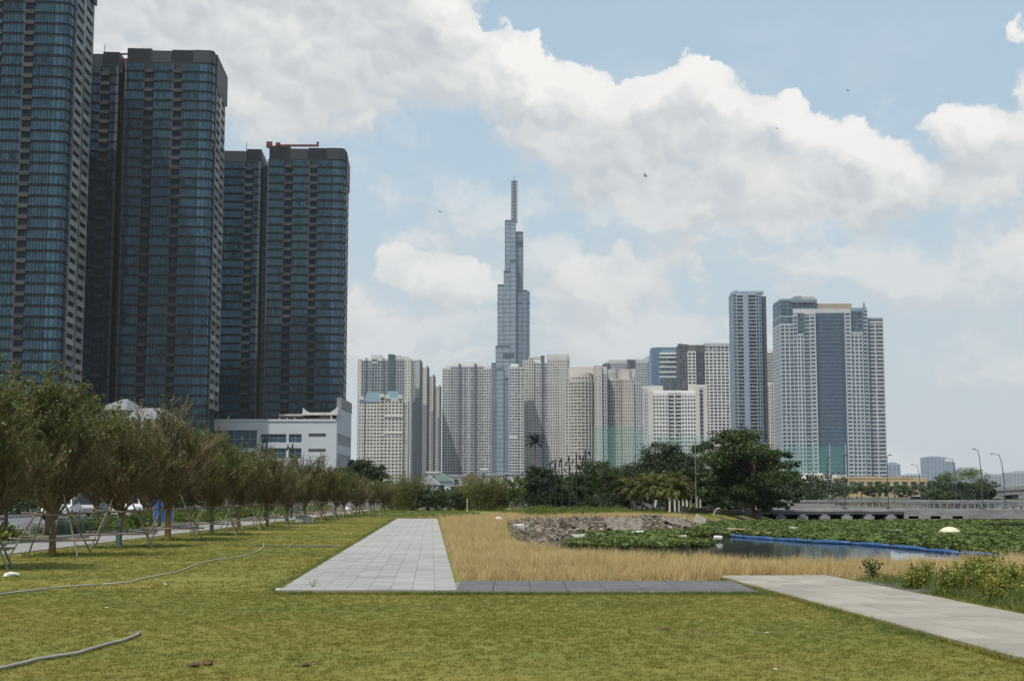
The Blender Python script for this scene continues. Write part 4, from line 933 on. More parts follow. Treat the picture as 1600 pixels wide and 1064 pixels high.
# --- distant blocks over the river
HB = mat('distant_render', (.40, .42, .45), .8, var=.1, vs=.02); HB2 = mat('distant_blue', (.30, .36, .44), .8, var=.1, vs=.02)
for a, c, tp, d_, m_, lb, pk in ((1388, 1406.5, 725, 2900, HB2, 'small hazy blue-grey block alone right of the broad complex', (1392, 1402, 722)), (1447, 1476, 714, 2900, HB2, 'tallest hazy pale blue block far over the river', (1453, 1470, 712.5)), (1476, 1492, 722, 3000, HB2, 'hazy blue block stepping down from the tallest far block', (1480, 1488, 720)), (1492, 1535, 733, 3100, HB, 'long hazy pale block behind the round green treetops', (1500, 1520, 730)), (1536, 1577, 742, 2800, HB, 'low wide hazy block left of the frame-edge block', (1545, 1570, 740)), (1577, 1640, 738, 2700, HB, 'hazy block cut by the right edge of the picture', (1588, 1602, 735.5)), (1408, 1446, 742, 2600, HB, 'low pinkish hazy block right behind the tan building', (1420, 1440, 740))):
    T = Tower('distant_block', lb, d_, (a + c) / 2, 'building'); T.wing(a, c, tp, m_, G_te, 0, st=4, bh=2.4, pier=7, pw=2.2, dep=40); T.solid(pk[0], pk[1], pk[2], m_, 6, 20, pb=tp + 1, name='plant_room')
# --- tan and cream low riverside buildings
def low_block(name, label, d, px0, px1, pt, m_, st, win, bh, dep=25, roof=None):
    T = Tower(name, label, d, (px0 + px1) / 2, 'building'); T.wing(px0, px1, pt, m_, win, 0, dep, st, bh, 3.6, 1.3, 0, .3, 1.4)
    if roof: T.solid(roof[0], roof[1], roof[2], roof[3], 5, dep - 8, pb=pt + 1, name='roof_block')
    return T
T = low_block('tan_riverside_building', 'low tan building with dark green windows behind the riverside trees', 560, 1325, 1447, 747, TAN, 5.0, G_te, 2.4, roof=(1338, 1380, 744.5, BEIGE))
T.solid(1331, 1347, 753, mat('green_glazing', (.05, .12, .09), .3), -.6, 1, pb=760, name='glazing'); T.solid(1385, 1404, 752, mat('green_glazing', (.05, .12, .09), .3), -.6, 1, pb=760, name='glazing'); T.solid(1322, 1428, 745.2, TAN, -1.2, 24, pb=747.4, name='roof_cornice'); T.solid(1425, 1449, 750, DGREY, -.8, 22, pb=751.5, name='roof_cornice')
T = low_block('pale_clubhouse', 'long pale cream clubhouse with teal glass at the foot of the broad complex', 640, 1236, 1326, 748, CREAM, 5.5, G_te, 3.2, roof=(1248, 1290, 738.5, WHITE))
for j in range(8):
    px = 1292 + j * 4; T.solid(px, px + 2.4, 742 - (j % 2), WHITE, 1, 2, pb=749, name='merlon')
T.solid(1236, 1322, 757, mat('teal_base', (.07, .16, .15), .4), -.8, 1, pb=768, name='base_glazing')
# --- driving range nets: tall poles with hung green mesh
def net_mat(name, col, a):
    return mat(name, col, .9, alpha=a)
M_net = net_mat('green_net', (.10, .33, .27), .27); M_pole = mat('net_pole_paint', (.30, .42, .40), .5)
def net(label, d, px0, px1, pt, pb, n):
    T = Tower('netting_screen', label, d, (px0 + px1) / 2, 'net'); z0, z1 = max(0, T.Z(pb)), T.Z(pt)
    for j in range(n + 1):
        px = px0 + (px1 - px0) * j / n; x = T.X(px, pt); MB().tube([(x, d, 0), (x, d, z1 + 1.2)], [.32, .2], 6).build('pole', M_pole, T.r, T.o)
    for j in range(n):
        xa, xb = T.X(px0 + (px1 - px0) * j / n, pt), T.X(px0 + (px1 - px0) * (j + 1) / n, pt)
        b = MB(); k = 6
        for q_ in range(k):
            u0, u1 = q_ / k, (q_ + 1) / k; s0, s1 = -2.0 * u0 * (1 - u0), -2.0 * u1 * (1 - u1)
            b.quad((xa + (xb - xa) * u0, d + .5 + s0, z0), (xa + (xb - xa) * u1, d + .5 + s1, z0), (xa + (xb - xa) * u1, d + .5 + s1, z1 + s1), (xa + (xb - xa) * u0, d + .5 + s0, z1 + s0))
        b.build('net_panel', M_net, T.r, T.o)
net('green golf netting on poles before the beige rounded towers', 720, 929, 1006, 666, 735, 4)
net('low green golf netting at the foot of the white apartment block', 730, 1012, 1112, 680, 735, 4)
net('teal golf netting on tall poles at the foot of the broad complex', 700, 1222, 1321, 697, 748, 4)
# --- small houses behind the bamboo
def house(label, d, px0, px1, pt, wall, roofm, gable=False):
    X0, X1 = P(px0, pt, d).x, P(px1, pt, d).x; zt = P(800, pt, d).z; r = thing('town_house', label, 'house', ((X0+X1)/2, d, 0), group='town houses behind the bamboo'); o = ((X0+X1)/2, d, 0)
    MB().box(X0, d, 0, X1, d + 9, zt).build('wall', wall, r, o)
    if gable: MB().prof([(X0 - .4, zt), (X1 + .4, zt), ((X0+X1)/2, zt + 1.6)], d - .4, d + 9.4).build('roof', roofm, r, o)
    else: MB().box(X0 - .3, d - .3, zt, X1 + .3, d + 9.3, zt + .35).build('roof', roofm, r, o)
    n = max(1, int((X1 - X0) / 2.4))
    for k in range(n):
        x = X0 + (k + .5) * (X1 - X0) / n
        for z in (zt - 2.0, zt - 5.0):
            if z > .6:
                w_ = MB().box(x - .55, d - .06, z, x + .55, d + .1, z + 1.3).build('window', M_pane, r, o); MB().box(x - .65, d - .12, z - .12, x + .65, d + .02, z - .02).build('sill', wall, w_, o)
HW = mat('house_white', (.60, .59, .57), .8, var=.15, vs=.3); HR = mat('tile_roof', (.17, .105, .085), .8, var=.3, vs=1); HG = mat('green_roof', (.20, .29, .255), .6, var=.15, vs=.5); HGR = mat('grey_sheet_roof', (.36, .36, .36), .6, var=.2, vs=.5)
for a in (('tall white box house above the left bamboo clump', 300, 668, 684, 739, HW, HW), ('house with a pale green sheet roof beside the white box house', 270, 674, 705, 752, HW, HG, True), ('wide low white house with terrace behind the bamboo gap', 330, 703, 742, 744, HW, HGR), ('house with a red tile roof behind the bamboo gap', 300, 722, 752, 750, BEIGE, HR, True), ('narrow white house with taller stair room', 340, 752, 760, 734, HW, HW), ('white terrace house behind the right bamboo clump', 335, 758, 782, 743, HW, HGR), ('long pale house below the skyscraper base', 350, 780, 818, 741, HW, HGR), ('white low shed roof seen through the left bamboo', 240, 655, 682, 757, HW, HGR, True), ('pale low house beside the dark round tree', 300, 598, 628, 757, HW, HGR)): house(*a)
# --- white villa behind the left trees
def villa():
    d = 185; a, c = P(150, 650, d), P(262, 650, d); o = ((a.x + c.x)/2, d, 0); r = thing('white_villa', 'white gabled villa with light grey hipped roof behind the left trees', 'house', o)
    X = lambda px: P(px, 650, d).x; Z = lambda py: P(200, py, d).z
    MB().box(X(150), d, 0, X(196), d + 14, Z(640)).build('wall', M_wht, r, o); MB().box(X(190), d - 2, 0, X(258), d + 12, Z(655)).build('wall', M_wht, r, o)
    RG = mat('villa_roof', (.20, .20, .20), .7, var=.2, vs=.6)
    for x0, x1, y0, y1, zb, zt in ((X(146), X(200), d - 1, d + 15, Z(641), Z(618)), (X(186), X(262), d - 3, d + 13, Z(656), Z(634))):
        b = MB(); ym = (y0 + y1) / 2; b.v += [(x0,y0,zb),(x1,y0,zb),(x1,y1,zb),(x0,y1,zb),(x0+2,ym,zt),(x1-2,ym,zt)]; b.f += [(0,1,5,4),(1,2,5),(2,3,4,5),(3,0,4),(0,3,2,1)]; b.build('roof', RG, r, o)
    for px, py in ((160, 652), (172, 652), (184, 652), (205, 668), (222, 668), (240, 668), (205, 690), (222, 690), (240, 690), (165, 680), (180, 680)):
        yy = d if px < 190 else d - 2; w_ = MB().box(X(px) - .45, yy - .05, Z(py) - .8, X(px) + .45, yy + .1, Z(py) + .8).build('window', M_pane, r, o)
        MB().box(X(px) - .6, yy - .1, Z(py) + .82, X(px) + .6, yy + .05, Z(py) + 1.0).build('lintel', M_wht, w_, o); MB().box(X(px) - .04, yy - .09, Z(py) - .8, X(px) + .04, yy - .04, Z(py) + .8).build('frame', M_wht, w_, o)
    for px in (197, 215, 233, 250): MB().box(X(px) - .2, d - 3.4, 0, X(px) + .2, d - 3.0, Z(656)).build('column', M_wht, r, o)
villa()
# ================================================================== VEGETATION
M_bark = mat('bark_brown', (.105, .078, .055), .9, col2=(.16, .125, .09), vs=6, bump=.6, bs=25)
M_barkg = mat('bark_grey', (.20, .18, .15), .9, col2=(.13, .11, .09), vs=5, bump=.6, bs=20)
M_twig = mat('bare_twig', (.160, .112, .062), .85, col2=(.118, .094, .044), vs=1.2, island=.3)
M_yleaf = mat('young_leaf', (.088, .125, .020), .6, col2=(.118, .128, .026), vs=.7, trans=.3, island=.4)
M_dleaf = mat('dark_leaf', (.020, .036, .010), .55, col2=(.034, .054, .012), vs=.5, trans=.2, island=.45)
M_mleaf = mat('mid_leaf', (.042, .074, .015), .55, col2=(.065, .095, .018), vs=.5, trans=.28, island=.4)
M_lleaf = mat('light_leaf', (.095, .155, .022), .6, col2=(.13, .17, .03), vs=.5, trans=.3, island=.4)
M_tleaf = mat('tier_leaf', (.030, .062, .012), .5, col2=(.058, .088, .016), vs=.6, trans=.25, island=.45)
M_bamb = mat('bamboo_leaf', (.165, .170, .036), .6, col2=(.090, .118, .026), vs=.45, trans=.3, island=.35)
M_wrapy = mat('lichen_wrap', (.27, .17, .035), .9, col2=(.10, .075, .045), vs=7, bump=.4)
M_wrapt = mat('teal_wrap', (.045, .13, .13), .85, col2=(.085, .095, .07), vs=7, bump=.4)
def curve(p, d, L, n, bend, r):
    pts = [Vector(p)]; d = Vector(d).normalized()
    for _ in range(n):
        d = (d + bend + Vector((r.uniform(-.14, .14), r.uniform(-.14, .14), r.uniform(-.06, .06)))).normalized(); pts.append(pts[-1] + d * (L / n))
    return pts
def young_tree_meshes(seed, h, green):
    """vase-shaped street tree: many upright bare twigs, leaves at the tips"""
    r = random.Random(seed); tb = MB(); z0 = h * .22
    lean = (r.uniform(-.06, .06), r.uniform(-.06, .06))
    tb.tube([(0,0,-.1),(.01,0,.25),(lean[0]*.5,lean[1]*.5,z0*.6),(lean[0],lean[1],z0),(lean[0]*1.4,lean[1]*1.4,z0+.5)], [.105,.085,.075,.07,.05], 9)
    br = MB(); tips = []; tw = []
    for i in range(15):
        a = i * 2.399 + r.uniform(-.4, .4); pol = R(r.uniform(6, 56)); d = (math.sin(pol)*math.cos(a), math.sin(pol)*math.sin(a), math.cos(pol)); L = h * r.uniform(.42, .66) * (1.05 if pol < .5 else .82)
        p = curve((lean[0], lean[1], z0 - .15 + r.uniform(0, .5)), d, L, 6, Vector((0, 0, .12)), r); br.tube(p, [.045 * (1 - k / 7.5) for k in range(7)], 5)
        for k in range(21):
            t_ = r.uniform(.06, 1); j = min(5, int(t_ * 6)); q_ = p[j].lerp(p[j+1], t_ * 6 - j); dd = (p[j+1] - p[j]).normalized(); a2 = r.uniform(0, 6.283)
            d2 = dd + Vector((math.cos(a2), math.sin(a2), r.uniform(-.25, .45))) * r.uniform(.35, .85); L2 = h * r.uniform(.14, .27)
            p2 = curve(q_, d2, L2, 3, Vector((0, 0, .12)), r); br.tube(p2, [.014, .011, .008, .005], 3, False)
            for m_ in range(11):
                t3 = r.uniform(.15, 1); j3 = min(2, int(t3 * 3)); q3 = p2[j3].lerp(p2[j3+1], t3 * 3 - j3); a3 = r.uniform(0, 6.283)
                d3 = ((p2[j3+1] - p2[j3]).normalized() + Vector((math.cos(a3), math.sin(a3), r.uniform(-.1, .5))) * r.uniform(.3, .8)).normalized(); L3 = r.uniform(.22, .55)
                p3 = [q3, q3 + d3 * L3 * .5 + Vector((0, 0, .02)), q3 + d3 * L3 + Vector((r.uniform(-.05, .05), r.uniform(-.05, .05), .06))]; br.tube(p3, [.0085, .007, .004], 3, False); tips.append(p3)
    C = []
    zmax = max(t_[2].z for t_ in tips)
    for p3 in tips:
        hgt = p3[2].z / zmax; rad = math.hypot(p3[2].x, p3[2].y) / (h * .36)
        pr = max(0.06, green * (hgt * 1.8 - .80 + .20 * rad))
        for _ in range(7):
            if r.random() < pr:
                q_ = p3[1].lerp(p3[2], r.uniform(-.4, 1.1)); C.append((q_.x + r.uniform(-.05, .05), q_.y + r.uniform(-.05, .05), q_.z + r.uniform(-.05, .05)))
    lm_ = leaf_mesh('crown', np.array(C), .125, .046, M_yleaf, seed, up=.3)
    return tb.mesh('trunk', M_bark, smooth=True), br.mesh('branches', M_twig), lm_
YV = [young_tree_meshes(31, 5.2, 1.15), young_tree_meshes(32, 4.9, .55), young_tree_meshes(33, 5.0, .95), young_tree_meshes(34, 4.6, .35), young_tree_meshes(35, 5.1, .75)]
YH = [max(vv.co.z for vv in t_[1].vertices) for t_ in YV]
wrapm = {k: MB().tube([(0,0,.0),(.01,0,.3),(.01,0,.62),(.01,0,1.0)], [.112,.092,.084,.080], 9, False).mesh('trunk_wrap', m_) for k, m_ in (('y', M_wrapy), ('t', M_wrapt))}
def young_tree(label, x, y, v, s, rz, wrap, group):
    z = float(terrain_z(np.array([x]), np.array([y]))[0]) if x > -13.4 else .05
    k = s / YH[v]; o = thing('young_tree', label, 'tree', (x, y, z), group, (0, 0, rz)); k *= 1.03; o.scale = (k * 1.22, k * 1.22, k)
    link('trunk', YV[v][0], o); link('branches', YV[v][1], o); link('crown', YV[v][2], o)
    if wrap: link('trunk_wrap', wrapm[wrap], o)
    return o
# front row on the lawn edge: (y, variant, scale, wrap)
ROW1 = [(30.8, 2, 4.6, None), (36.8, 0, 5.0, 'y'), (42.5, 1, 4.4, 't'), (48.8, 3, 5.0, 'y'), (55.5, 0, 4.4, 't'), (62, 1, 4.1, 'y'), (68.5, 2, 3.9, None), (75, 3, 3.5, 'y'), (81.5, 4, 3.9, 't'), (87.5, 1, 3.7, 'y'), (93.5, 2, 3.4, None), (99.5, 4, 3.2, 'y'), (105, 3, 3.1, None), (111, 0, 3.0, 'y'), (117, 1, 2.9, None), (123, 4, 2.8, None), (129, 3, 2.7, None)]
WR = {'y': 'yellow stained trunk', 't': 'teal wrapped trunk', None: 'dark bare trunk'}
for i, (y, v, s, wr) in enumerate(ROW1):
    young_tree('twiggy tree with %s, %s from the camera in the propped lawn-edge row' % (WR[wr], ORD[i]), -11.75 + rng.uniform(-.25, .25), y, v, s, rng.uniform(0, 6.28), wr, 'propped trees along the lawn edge')
ROW2 = [(33, 1, 5.0), (40.5, 0, 5.2), (47, 4, 5.3), (54, 2, 5.6), (60.5, 3, 5.4), (67, 0, 4.9), (74, 1, 4.6), (80.5, 2, 4.3), (88, 4, 4.0), (95, 0, 3.6), (102, 3, 3.4), (110, 2, 3.2), (118, 1, 3.0)]
for i, (y, v, s) in enumerate(ROW2):
    young_tree('twiggy tree beyond the walkway, %s from the camera in the bed by the road' % ORD[i], -17.6 + rng.uniform(-.6, .6), y, v, s, rng.uniform(0, 6.28), 'y' if i % 3 == 1 else None, 'trees in the bed by the road')
# timber props round each front-row tree
M_prop = mat('weathered_pole', (.25, .205, .155), .85, col2=(.17, .14, .105), vs=4, bump=.4, bs=30)
M_propw = mat('weathered_pole_dark', (.15, .125, .10), .85, col2=(.22, .18, .14), vs=5)
def support_meshes(seed):
    r = random.Random(seed); out = []
    for sx in (-1, 1):
        for sy in (-1, 1):
            a = Vector((sx * r.uniform(.85, .98), sy * r.uniform(.42, .6), -.08)); c = Vector((sx * .10 + r.uniform(-.05, .05), sy * .06, r.uniform(1.65, 2.0)))
            mid_ = a.lerp(c, .5) + Vector((r.uniform(-.02, .02), r.uniform(-.02, .02), 0)); out.append(('pole', MB().tube([a, mid_, c], [.026, .024, .020], 6).mesh('pole', M_prop)))
    for z, w_ in ((.44, .92), (1.08, .66)):
        for sy in (-1, 1):
            yy = sy * .5 * (1 - z / 2.1); e = r.uniform(.05, .2); out.append(('rail', MB().tube([(-w_ - e, yy, z + r.uniform(-.04, .04)), (0, yy + .01, z - .015), (w_ + r.uniform(.02, .15), yy, z + r.uniform(-.04, .04))], [.024, .026, .022], 6).mesh('rail', M_prop)))
        for sx in (-1, 1):
            xx = sx * .98 * (1 - z / 2.15); out.append(('cross_rail', MB().tube([(xx, -.5 * (1 - z / 2.4), z + .04), (xx, .5 * (1 - z / 2.4), z + .05)], .020, 6).mesh('cross_rail', M_propw)))
    return out
SV = [support_meshes(s_) for s_ in (1, 2, 3)]
for i, (y, v, s, wr) in enumerate(ROW1[:15]):
    o = thing('tree_support', 'weathered timber prop frame round the %s tree of the lawn-edge row' % ORD[i], 'tree support', (-11.75 + rng.uniform(-.15, .15), y, .02), 'timber tree props', (0, 0, rng.uniform(-.25, .25)))
    for nme, me_ in SV[i % 3]: link(nme, me_, o)
# rank grass rings at the tree feet
q_ = []
for (y, *_r) in ROW1[:12]:
    n = 130; a = r_.uniform(0, 6.283, n); d = np.abs(r_.normal(size=n)) * .62 + .1; q_.append(np.stack([-11.75 + d * np.cos(a) * 1.3, y + d * np.sin(a)], 1))
q_ = np.concatenate(q_); tag(scatter('tree_foot_grass', ground_pts(q_[:, 0], q_[:, 1], .01), rank, .4, 1.25, 14), 'rank green grass round the feet of the propped trees', 'grass')

def clump_pts(blobs, n, seed, shell=.55):
    """leaf centres packed in many small clumps over the given ellipsoids (cx,cy,cz,rx,ry,rz)"""
    r = np.random.default_rng(seed); vol = np.array([(b_[3]*b_[4] + b_[3]*b_[5] + b_[4]*b_[5]) for b_ in blobs]); vol = vol / vol.sum(); out = []
    for b_, f in zip(blobs, vol):
        k = max(4, int(f * n / 130)); d = r.normal(size=(k, 3)); d /= np.linalg.norm(d, axis=1, keepdims=True); rad = r.uniform(shell, 1.0, (k, 1)) ** .6
        c = np.array(b_[:3]) + d * rad * np.array(b_[3:6]); m_ = int(f * n / k)
        sz = r.uniform(.10, .24, (k, 1, 1)) * max(b_[3:6]) * np.array([1.15, 1.15, .62])
        out.append((c[:, None, :] + r.normal(size=(k, m_, 3)) * sz).reshape(-1, 3))
    return np.concatenate(out)
def big_tree(name, label, x, y, z, trunk_h, trunk_r, blobs, n, leaf, m_, seed, cat='tree', lean=(0, 0), limbs=True, group=None, bark=None):
    r = random.Random(seed); o = thing(name, label, cat, (x, y, z), group); tb = MB(); top = Vector((lean[0], lean[1], trunk_h))
    tb.tube([(0,0,-.3),(.05,0,trunk_h*.25),(lean[0]*.5,lean[1]*.5,trunk_h*.6),tuple(top)], [trunk_r*1.35, trunk_r, trunk_r*.85, trunk_r*.6], 9)
    tr = tb.build('trunk', bark or M_barkg, o, smooth=True)
    if limbs:
        lb = MB()
        for b_ in blobs[:14]:
            e = Vector(b_[:3]); s0 = top * r.uniform(.55, 1.0); mid_ = s0.lerp(e, .5) + Vector((0, 0, .1 * (e - s0).length)); lb.tube([s0, mid_, e], [trunk_r*.42, trunk_r*.28, trunk_r*.10], 5)
        lb.build('limbs', bark or M_barkg, o)
    C = clump_pts(blobs, n, seed); link('crown', leaf_mesh('crown', C, leaf, leaf * .55, m_, seed), o)
    return o
def dome_blobs(w_, h, d, z0, n, seed, flat=.7):
    r = random.Random(seed); out = []
    for k in range(n):
        a = r.uniform(0, 6.283); el_ = r.uniform(0, 1); rr = math.sqrt(1 - el_ * el_) * r.uniform(.55, .95); s_ = r.uniform(.24, .36)
        out.append((w_ * rr * math.cos(a), d * rr * math.sin(a), z0 + h * el_ * r.uniform(.7, .95), w_ * s_, d * s_, h * s_ * flat))
    out.append((0, 0, z0 + h * .45, w_ * .6, d * .6, h * .42)); return out
gz = lambda x, y: float(terrain_z(np.array([x]), np.array([y]))[0]) if -13.9 < x < 90 and y < 145 else -.07
def at(px, py_base, d): 
    x = (px - 800) / FPX * d * CP; return x, d
# big tiered tree by the water
x, y = at(1172, 0, 119)
def tier(cx, cz, rx, rz, ry=None): return (cx, 0, cz, rx, ry or rx * .9, rz)
kx = 119 / FPX; Zp = lambda py, d=119: CAM_H + (770 - py) * d / FPX
tb_ = []
rr_ = random.Random(5)
for px, py, wpx, hpx in ((1152,678,46,9),(1180,682,34,8),(1128,684,24,7),(1110,694,26,9),(1150,700,52,13),(1195,706,36,10),(1225,705,22,6),(1120,716,42,13),(1165,722,55,15),(1210,724,38,11),(1236,722,14,6),(1105,740,26,11),(1140,744,44,14),(1185,748,48,15),(1222,745,30,11),(1240,750,14,7),(1115,764,32,11),(1160,768,44,13),(1200,770,40,13),(1232,772,18,9),(1085,760,16,7),(1195,786,30,8),(1225,785,14,6),(1120,780,22,8)):
    for _ in range(2): tb_.append(((px - 1172) * kx + rr_.uniform(-.5, .5), rr_.uniform(-3.2, 3.2), Zp(py) + rr_.uniform(-.15, .15), wpx * kx * .62, wpx * kx * .6, hpx * kx * .75))
big_tree('spreading_tree', 'large dark green tree with flat layered branches at the water edge', x, y, gz(x, y), 4.6, .34, tb_, 62000, .21, M_tleaf, 41, lean=(.3, 0), bark=M_bark)
# dark broad tree left of it
x, y = at(1045, 0, 138); bl_ = dome_blobs(5.6, 4.4, 3.6, 1.5, 30, 6)
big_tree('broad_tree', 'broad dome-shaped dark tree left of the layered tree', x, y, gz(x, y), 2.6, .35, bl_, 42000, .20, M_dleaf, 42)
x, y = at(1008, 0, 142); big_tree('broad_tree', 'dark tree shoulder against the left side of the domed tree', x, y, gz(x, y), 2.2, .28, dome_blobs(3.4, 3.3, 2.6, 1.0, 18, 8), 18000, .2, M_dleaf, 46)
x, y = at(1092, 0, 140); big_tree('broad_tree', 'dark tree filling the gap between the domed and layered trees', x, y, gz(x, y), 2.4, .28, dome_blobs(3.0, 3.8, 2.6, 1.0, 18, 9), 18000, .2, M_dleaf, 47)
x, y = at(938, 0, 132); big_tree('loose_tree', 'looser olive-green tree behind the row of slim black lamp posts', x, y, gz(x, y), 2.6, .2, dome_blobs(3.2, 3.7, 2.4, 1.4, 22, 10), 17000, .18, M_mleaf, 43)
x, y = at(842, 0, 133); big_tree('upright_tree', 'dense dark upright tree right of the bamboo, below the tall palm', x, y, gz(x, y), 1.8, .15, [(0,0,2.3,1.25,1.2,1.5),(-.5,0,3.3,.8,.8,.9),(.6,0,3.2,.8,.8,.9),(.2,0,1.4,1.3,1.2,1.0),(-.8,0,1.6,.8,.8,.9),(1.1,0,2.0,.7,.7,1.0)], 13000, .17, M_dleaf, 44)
x, y = at(866, 0, 136); big_tree('upright_tree', 'mid-green upright tree beside the dense dark one', x, y, gz(x, y), 1.6, .12, [(0,0,2.0,1.1,1.0,1.4),(.4,0,2.9,.6,.6,.7),(.6,.2,1.2,1.1,1,.9)], 9000, .17, M_mleaf, 45)
for i, (px, d, h, m_, lb) in enumerate(((812, 128, 3.2, M_lleaf, 'slender fresh green sapling right of the bamboo'), (801, 131, 2.9, M_mleaf, 'slender darker sapling nearest the right bamboo clump'), (825, 135, 3.0, M_mleaf, 'slim sapling with a pale bare stem before the dark upright tree'))):
    x, y = at(px, 0, d); big_tree('sapling', lb, x, y, gz(x, y), h * .75, .05, [(0,0,h*.5,.42,.42,h*.22),(.1,0,h*.72,.34,.34,h*.2),(-.15,0,h*.9,.22,.22,h*.12)], 2200, .13, m_, 60 + i)
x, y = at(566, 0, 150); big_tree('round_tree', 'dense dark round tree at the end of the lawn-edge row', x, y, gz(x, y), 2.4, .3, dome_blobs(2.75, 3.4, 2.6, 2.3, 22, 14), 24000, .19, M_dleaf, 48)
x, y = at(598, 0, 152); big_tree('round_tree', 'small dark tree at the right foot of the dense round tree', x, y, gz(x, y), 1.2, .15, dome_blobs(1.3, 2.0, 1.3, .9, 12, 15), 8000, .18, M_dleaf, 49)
# backdrop trees beyond the road on the left
for i, (px, d, w_, h, m_) in enumerate(((30, 120, 5, 5.0, M_dleaf), (115, 135, 5.5, 5.6, M_dleaf), (205, 140, 5, 5.2, M_mleaf), (285, 150, 5, 5.4, M_dleaf), (355, 158, 5, 5.0, M_mleaf), (420, 165, 5, 5.4, M_dleaf), (478, 172, 4.6, 5.0, M_mleaf), (528, 178, 4, 4.2, M_dleaf), (-60, 115, 5.5, 6, M_dleaf))):
    x, y = at(px, 0, d); big_tree('roadside_tree', 'dark leafy tree beyond the road, %s from the left' % ORD[i], x, y, gz(x, y), 2.0, .2, dome_blobs(w_ * .62, h * .8, w_ * .5, .7, 14, 70 + i), 9000, .24, m_, 80 + i, group='dark trees beyond the road')
# far trees across the water
for i, (px, d, w_, h) in enumerate(((1262, 470, 5.5, 6), (1290, 475, 5, 6), (1318, 470, 5.5, 5.5), (1346, 460, 5, 6), (1372, 465, 5, 5.5), (1398, 460, 5.5, 6), (1424, 462, 5, 5.5))):
    x, y = at(px, 0, d); big_tree('riverside_tree', 'small grey-green tree before the tan and cream buildings, %s from the left' % ORD[i], x, y, -.07, 2, .2, dome_blobs(w_, h * .75, 4, 1.0, 9, 120 + i), 2600, .55, M_mleaf, 130 + i, limbs=False, group='riverside trees before the low buildings')
for i, (px, d, w_, h, m_, lb) in enumerate(((1465, 520, 6, 7.5, M_mleaf, 'low green tree at the left foot of the round treetop'), (1508, 540, 13, 13.5, M_lleaf, 'round bright green treetop above the flyover'), (1480, 530, 9, 9, M_mleaf, 'mid-green treetop left of the round bright one'), (1540, 535, 8, 8.5, M_mleaf, 'green tree at the right foot of the round treetop'), (1500, 330, 6.5, 4.5, M_dleaf, 'dark bush below the flyover between its piers'), (1470, 325, 5, 3.2, M_mleaf, 'low green bush below the left end of the flyover'), (1535, 340, 5, 4.2, M_dleaf, 'dark bush below the flyover right of the middle pier'))):
    x, y = at(px, 0, d); big_tree('riverside_tree', lb, x, y, -.3 if d < 392 and x > 46 else -.07, h * .3, .3, dome_blobs(w_, h * .75, w_ * .6, h * .12, 14, 150 + i), 5000, .5, m_, 160 + i, limbs=False)
# tall palm
def palm(name, label, x, y, h, crown, n, m_, seed, trunk_r=.12, group=None, frond_drop=.5):
    r = random.Random(seed); o = thing(name, label, 'palm', (x, y, gz(x, y)), group); MB().tube([(0,0,-.2),(.03,0,h*.4),(.0,.05,h*.8),(0,0,h)], [trunk_r*1.3, trunk_r, trunk_r*.85, trunk_r*.8], 7).build('trunk', M_bark, o, smooth=True)
    b = MB(); C = []; D = []
    for k in range(n):
        a = k * 2.399 + r.uniform(-.3, .3); el_ = r.uniform(-.15, 1.35); L = crown * r.uniform(.8, 1.1); p = Vector((0, 0, h)); d = Vector((math.cos(a) * math.cos(el_), math.sin(a) * math.cos(el_), math.sin(el_))); pts = [p.copy()]
        for _ in range(6):
            d = (d + Vector((0, 0, -frond_drop * .33))).normalized(); p = p + d * (L / 6); pts.append(p.copy())
        b.tube(pts, [.03, .025, .02, .016, .012, .008, .004], 3, False)
        for j in range(1, 7):
            for s_ in range(4):
                t_ = pts[j-1].lerp(pts[j], s_ / 4); dd = (pts[j] - pts[j-1]).normalized(); sd_ = dd.cross(Vector((0, 0, 1)))
                for sg in (-1, 1): ld = (sd_ * sg + dd * .6 + Vector((0, 0, -.35))).normalized(); ll = crown * .24 * (1.15 - j / 8); C.append(t_ + ld * ll * .5); D.append((ld.x, ld.y, ld.z))
    b.build('frond_stems', m_, o); C = np.array([tuple(c) for c in C]); link('crown', leaf_mesh('crown', C, crown * .25, crown * .05, m_, seed, dirs=np.array(D)), o); return o
M_palm = mat('palm_leaf', (.080, .105, .018), .55, col2=(.125, .118, .026), vs=.6, trans=.25, island=.35); M_palmd = mat('palm_leaf_dark', (.008, .012, .009), .6, island=.3)
x, y = at(836, 0, 200); palm('tall_palm', 'solitary tall dark palm rising above the trees before the cream towers', x, y, 8.9, 1.6, 26, M_palmd, 5, .12)
for i, (px, d, h, cr, lb) in enumerate(((1058, 116, 2.3, 1.3, 'drooping yellow-green palm nearest the layered tree'), (1040, 124, 2.5, 1.4, 'full yellow-green palm left of the drooping one'), (1020, 122, 2.3, 1.3, 'yellow-green palm behind the parked motorbike'), (1003, 128, 2.5, 1.3, 'yellow-green palm left of the parked motorbike'), (985, 130, 2.4, 1.2, 'leftmost young palm of the grove beside the loose olive tree'), (1050, 132, 2.7, 1.3, 'palm at the back of the young palm grove'))):
    x, y = at(px, 0, d); palm('young_palm', lb, x, y, h * .88, cr * 1.35, 30, M_palm, 20 + i, .07, 'young palm grove', .62)
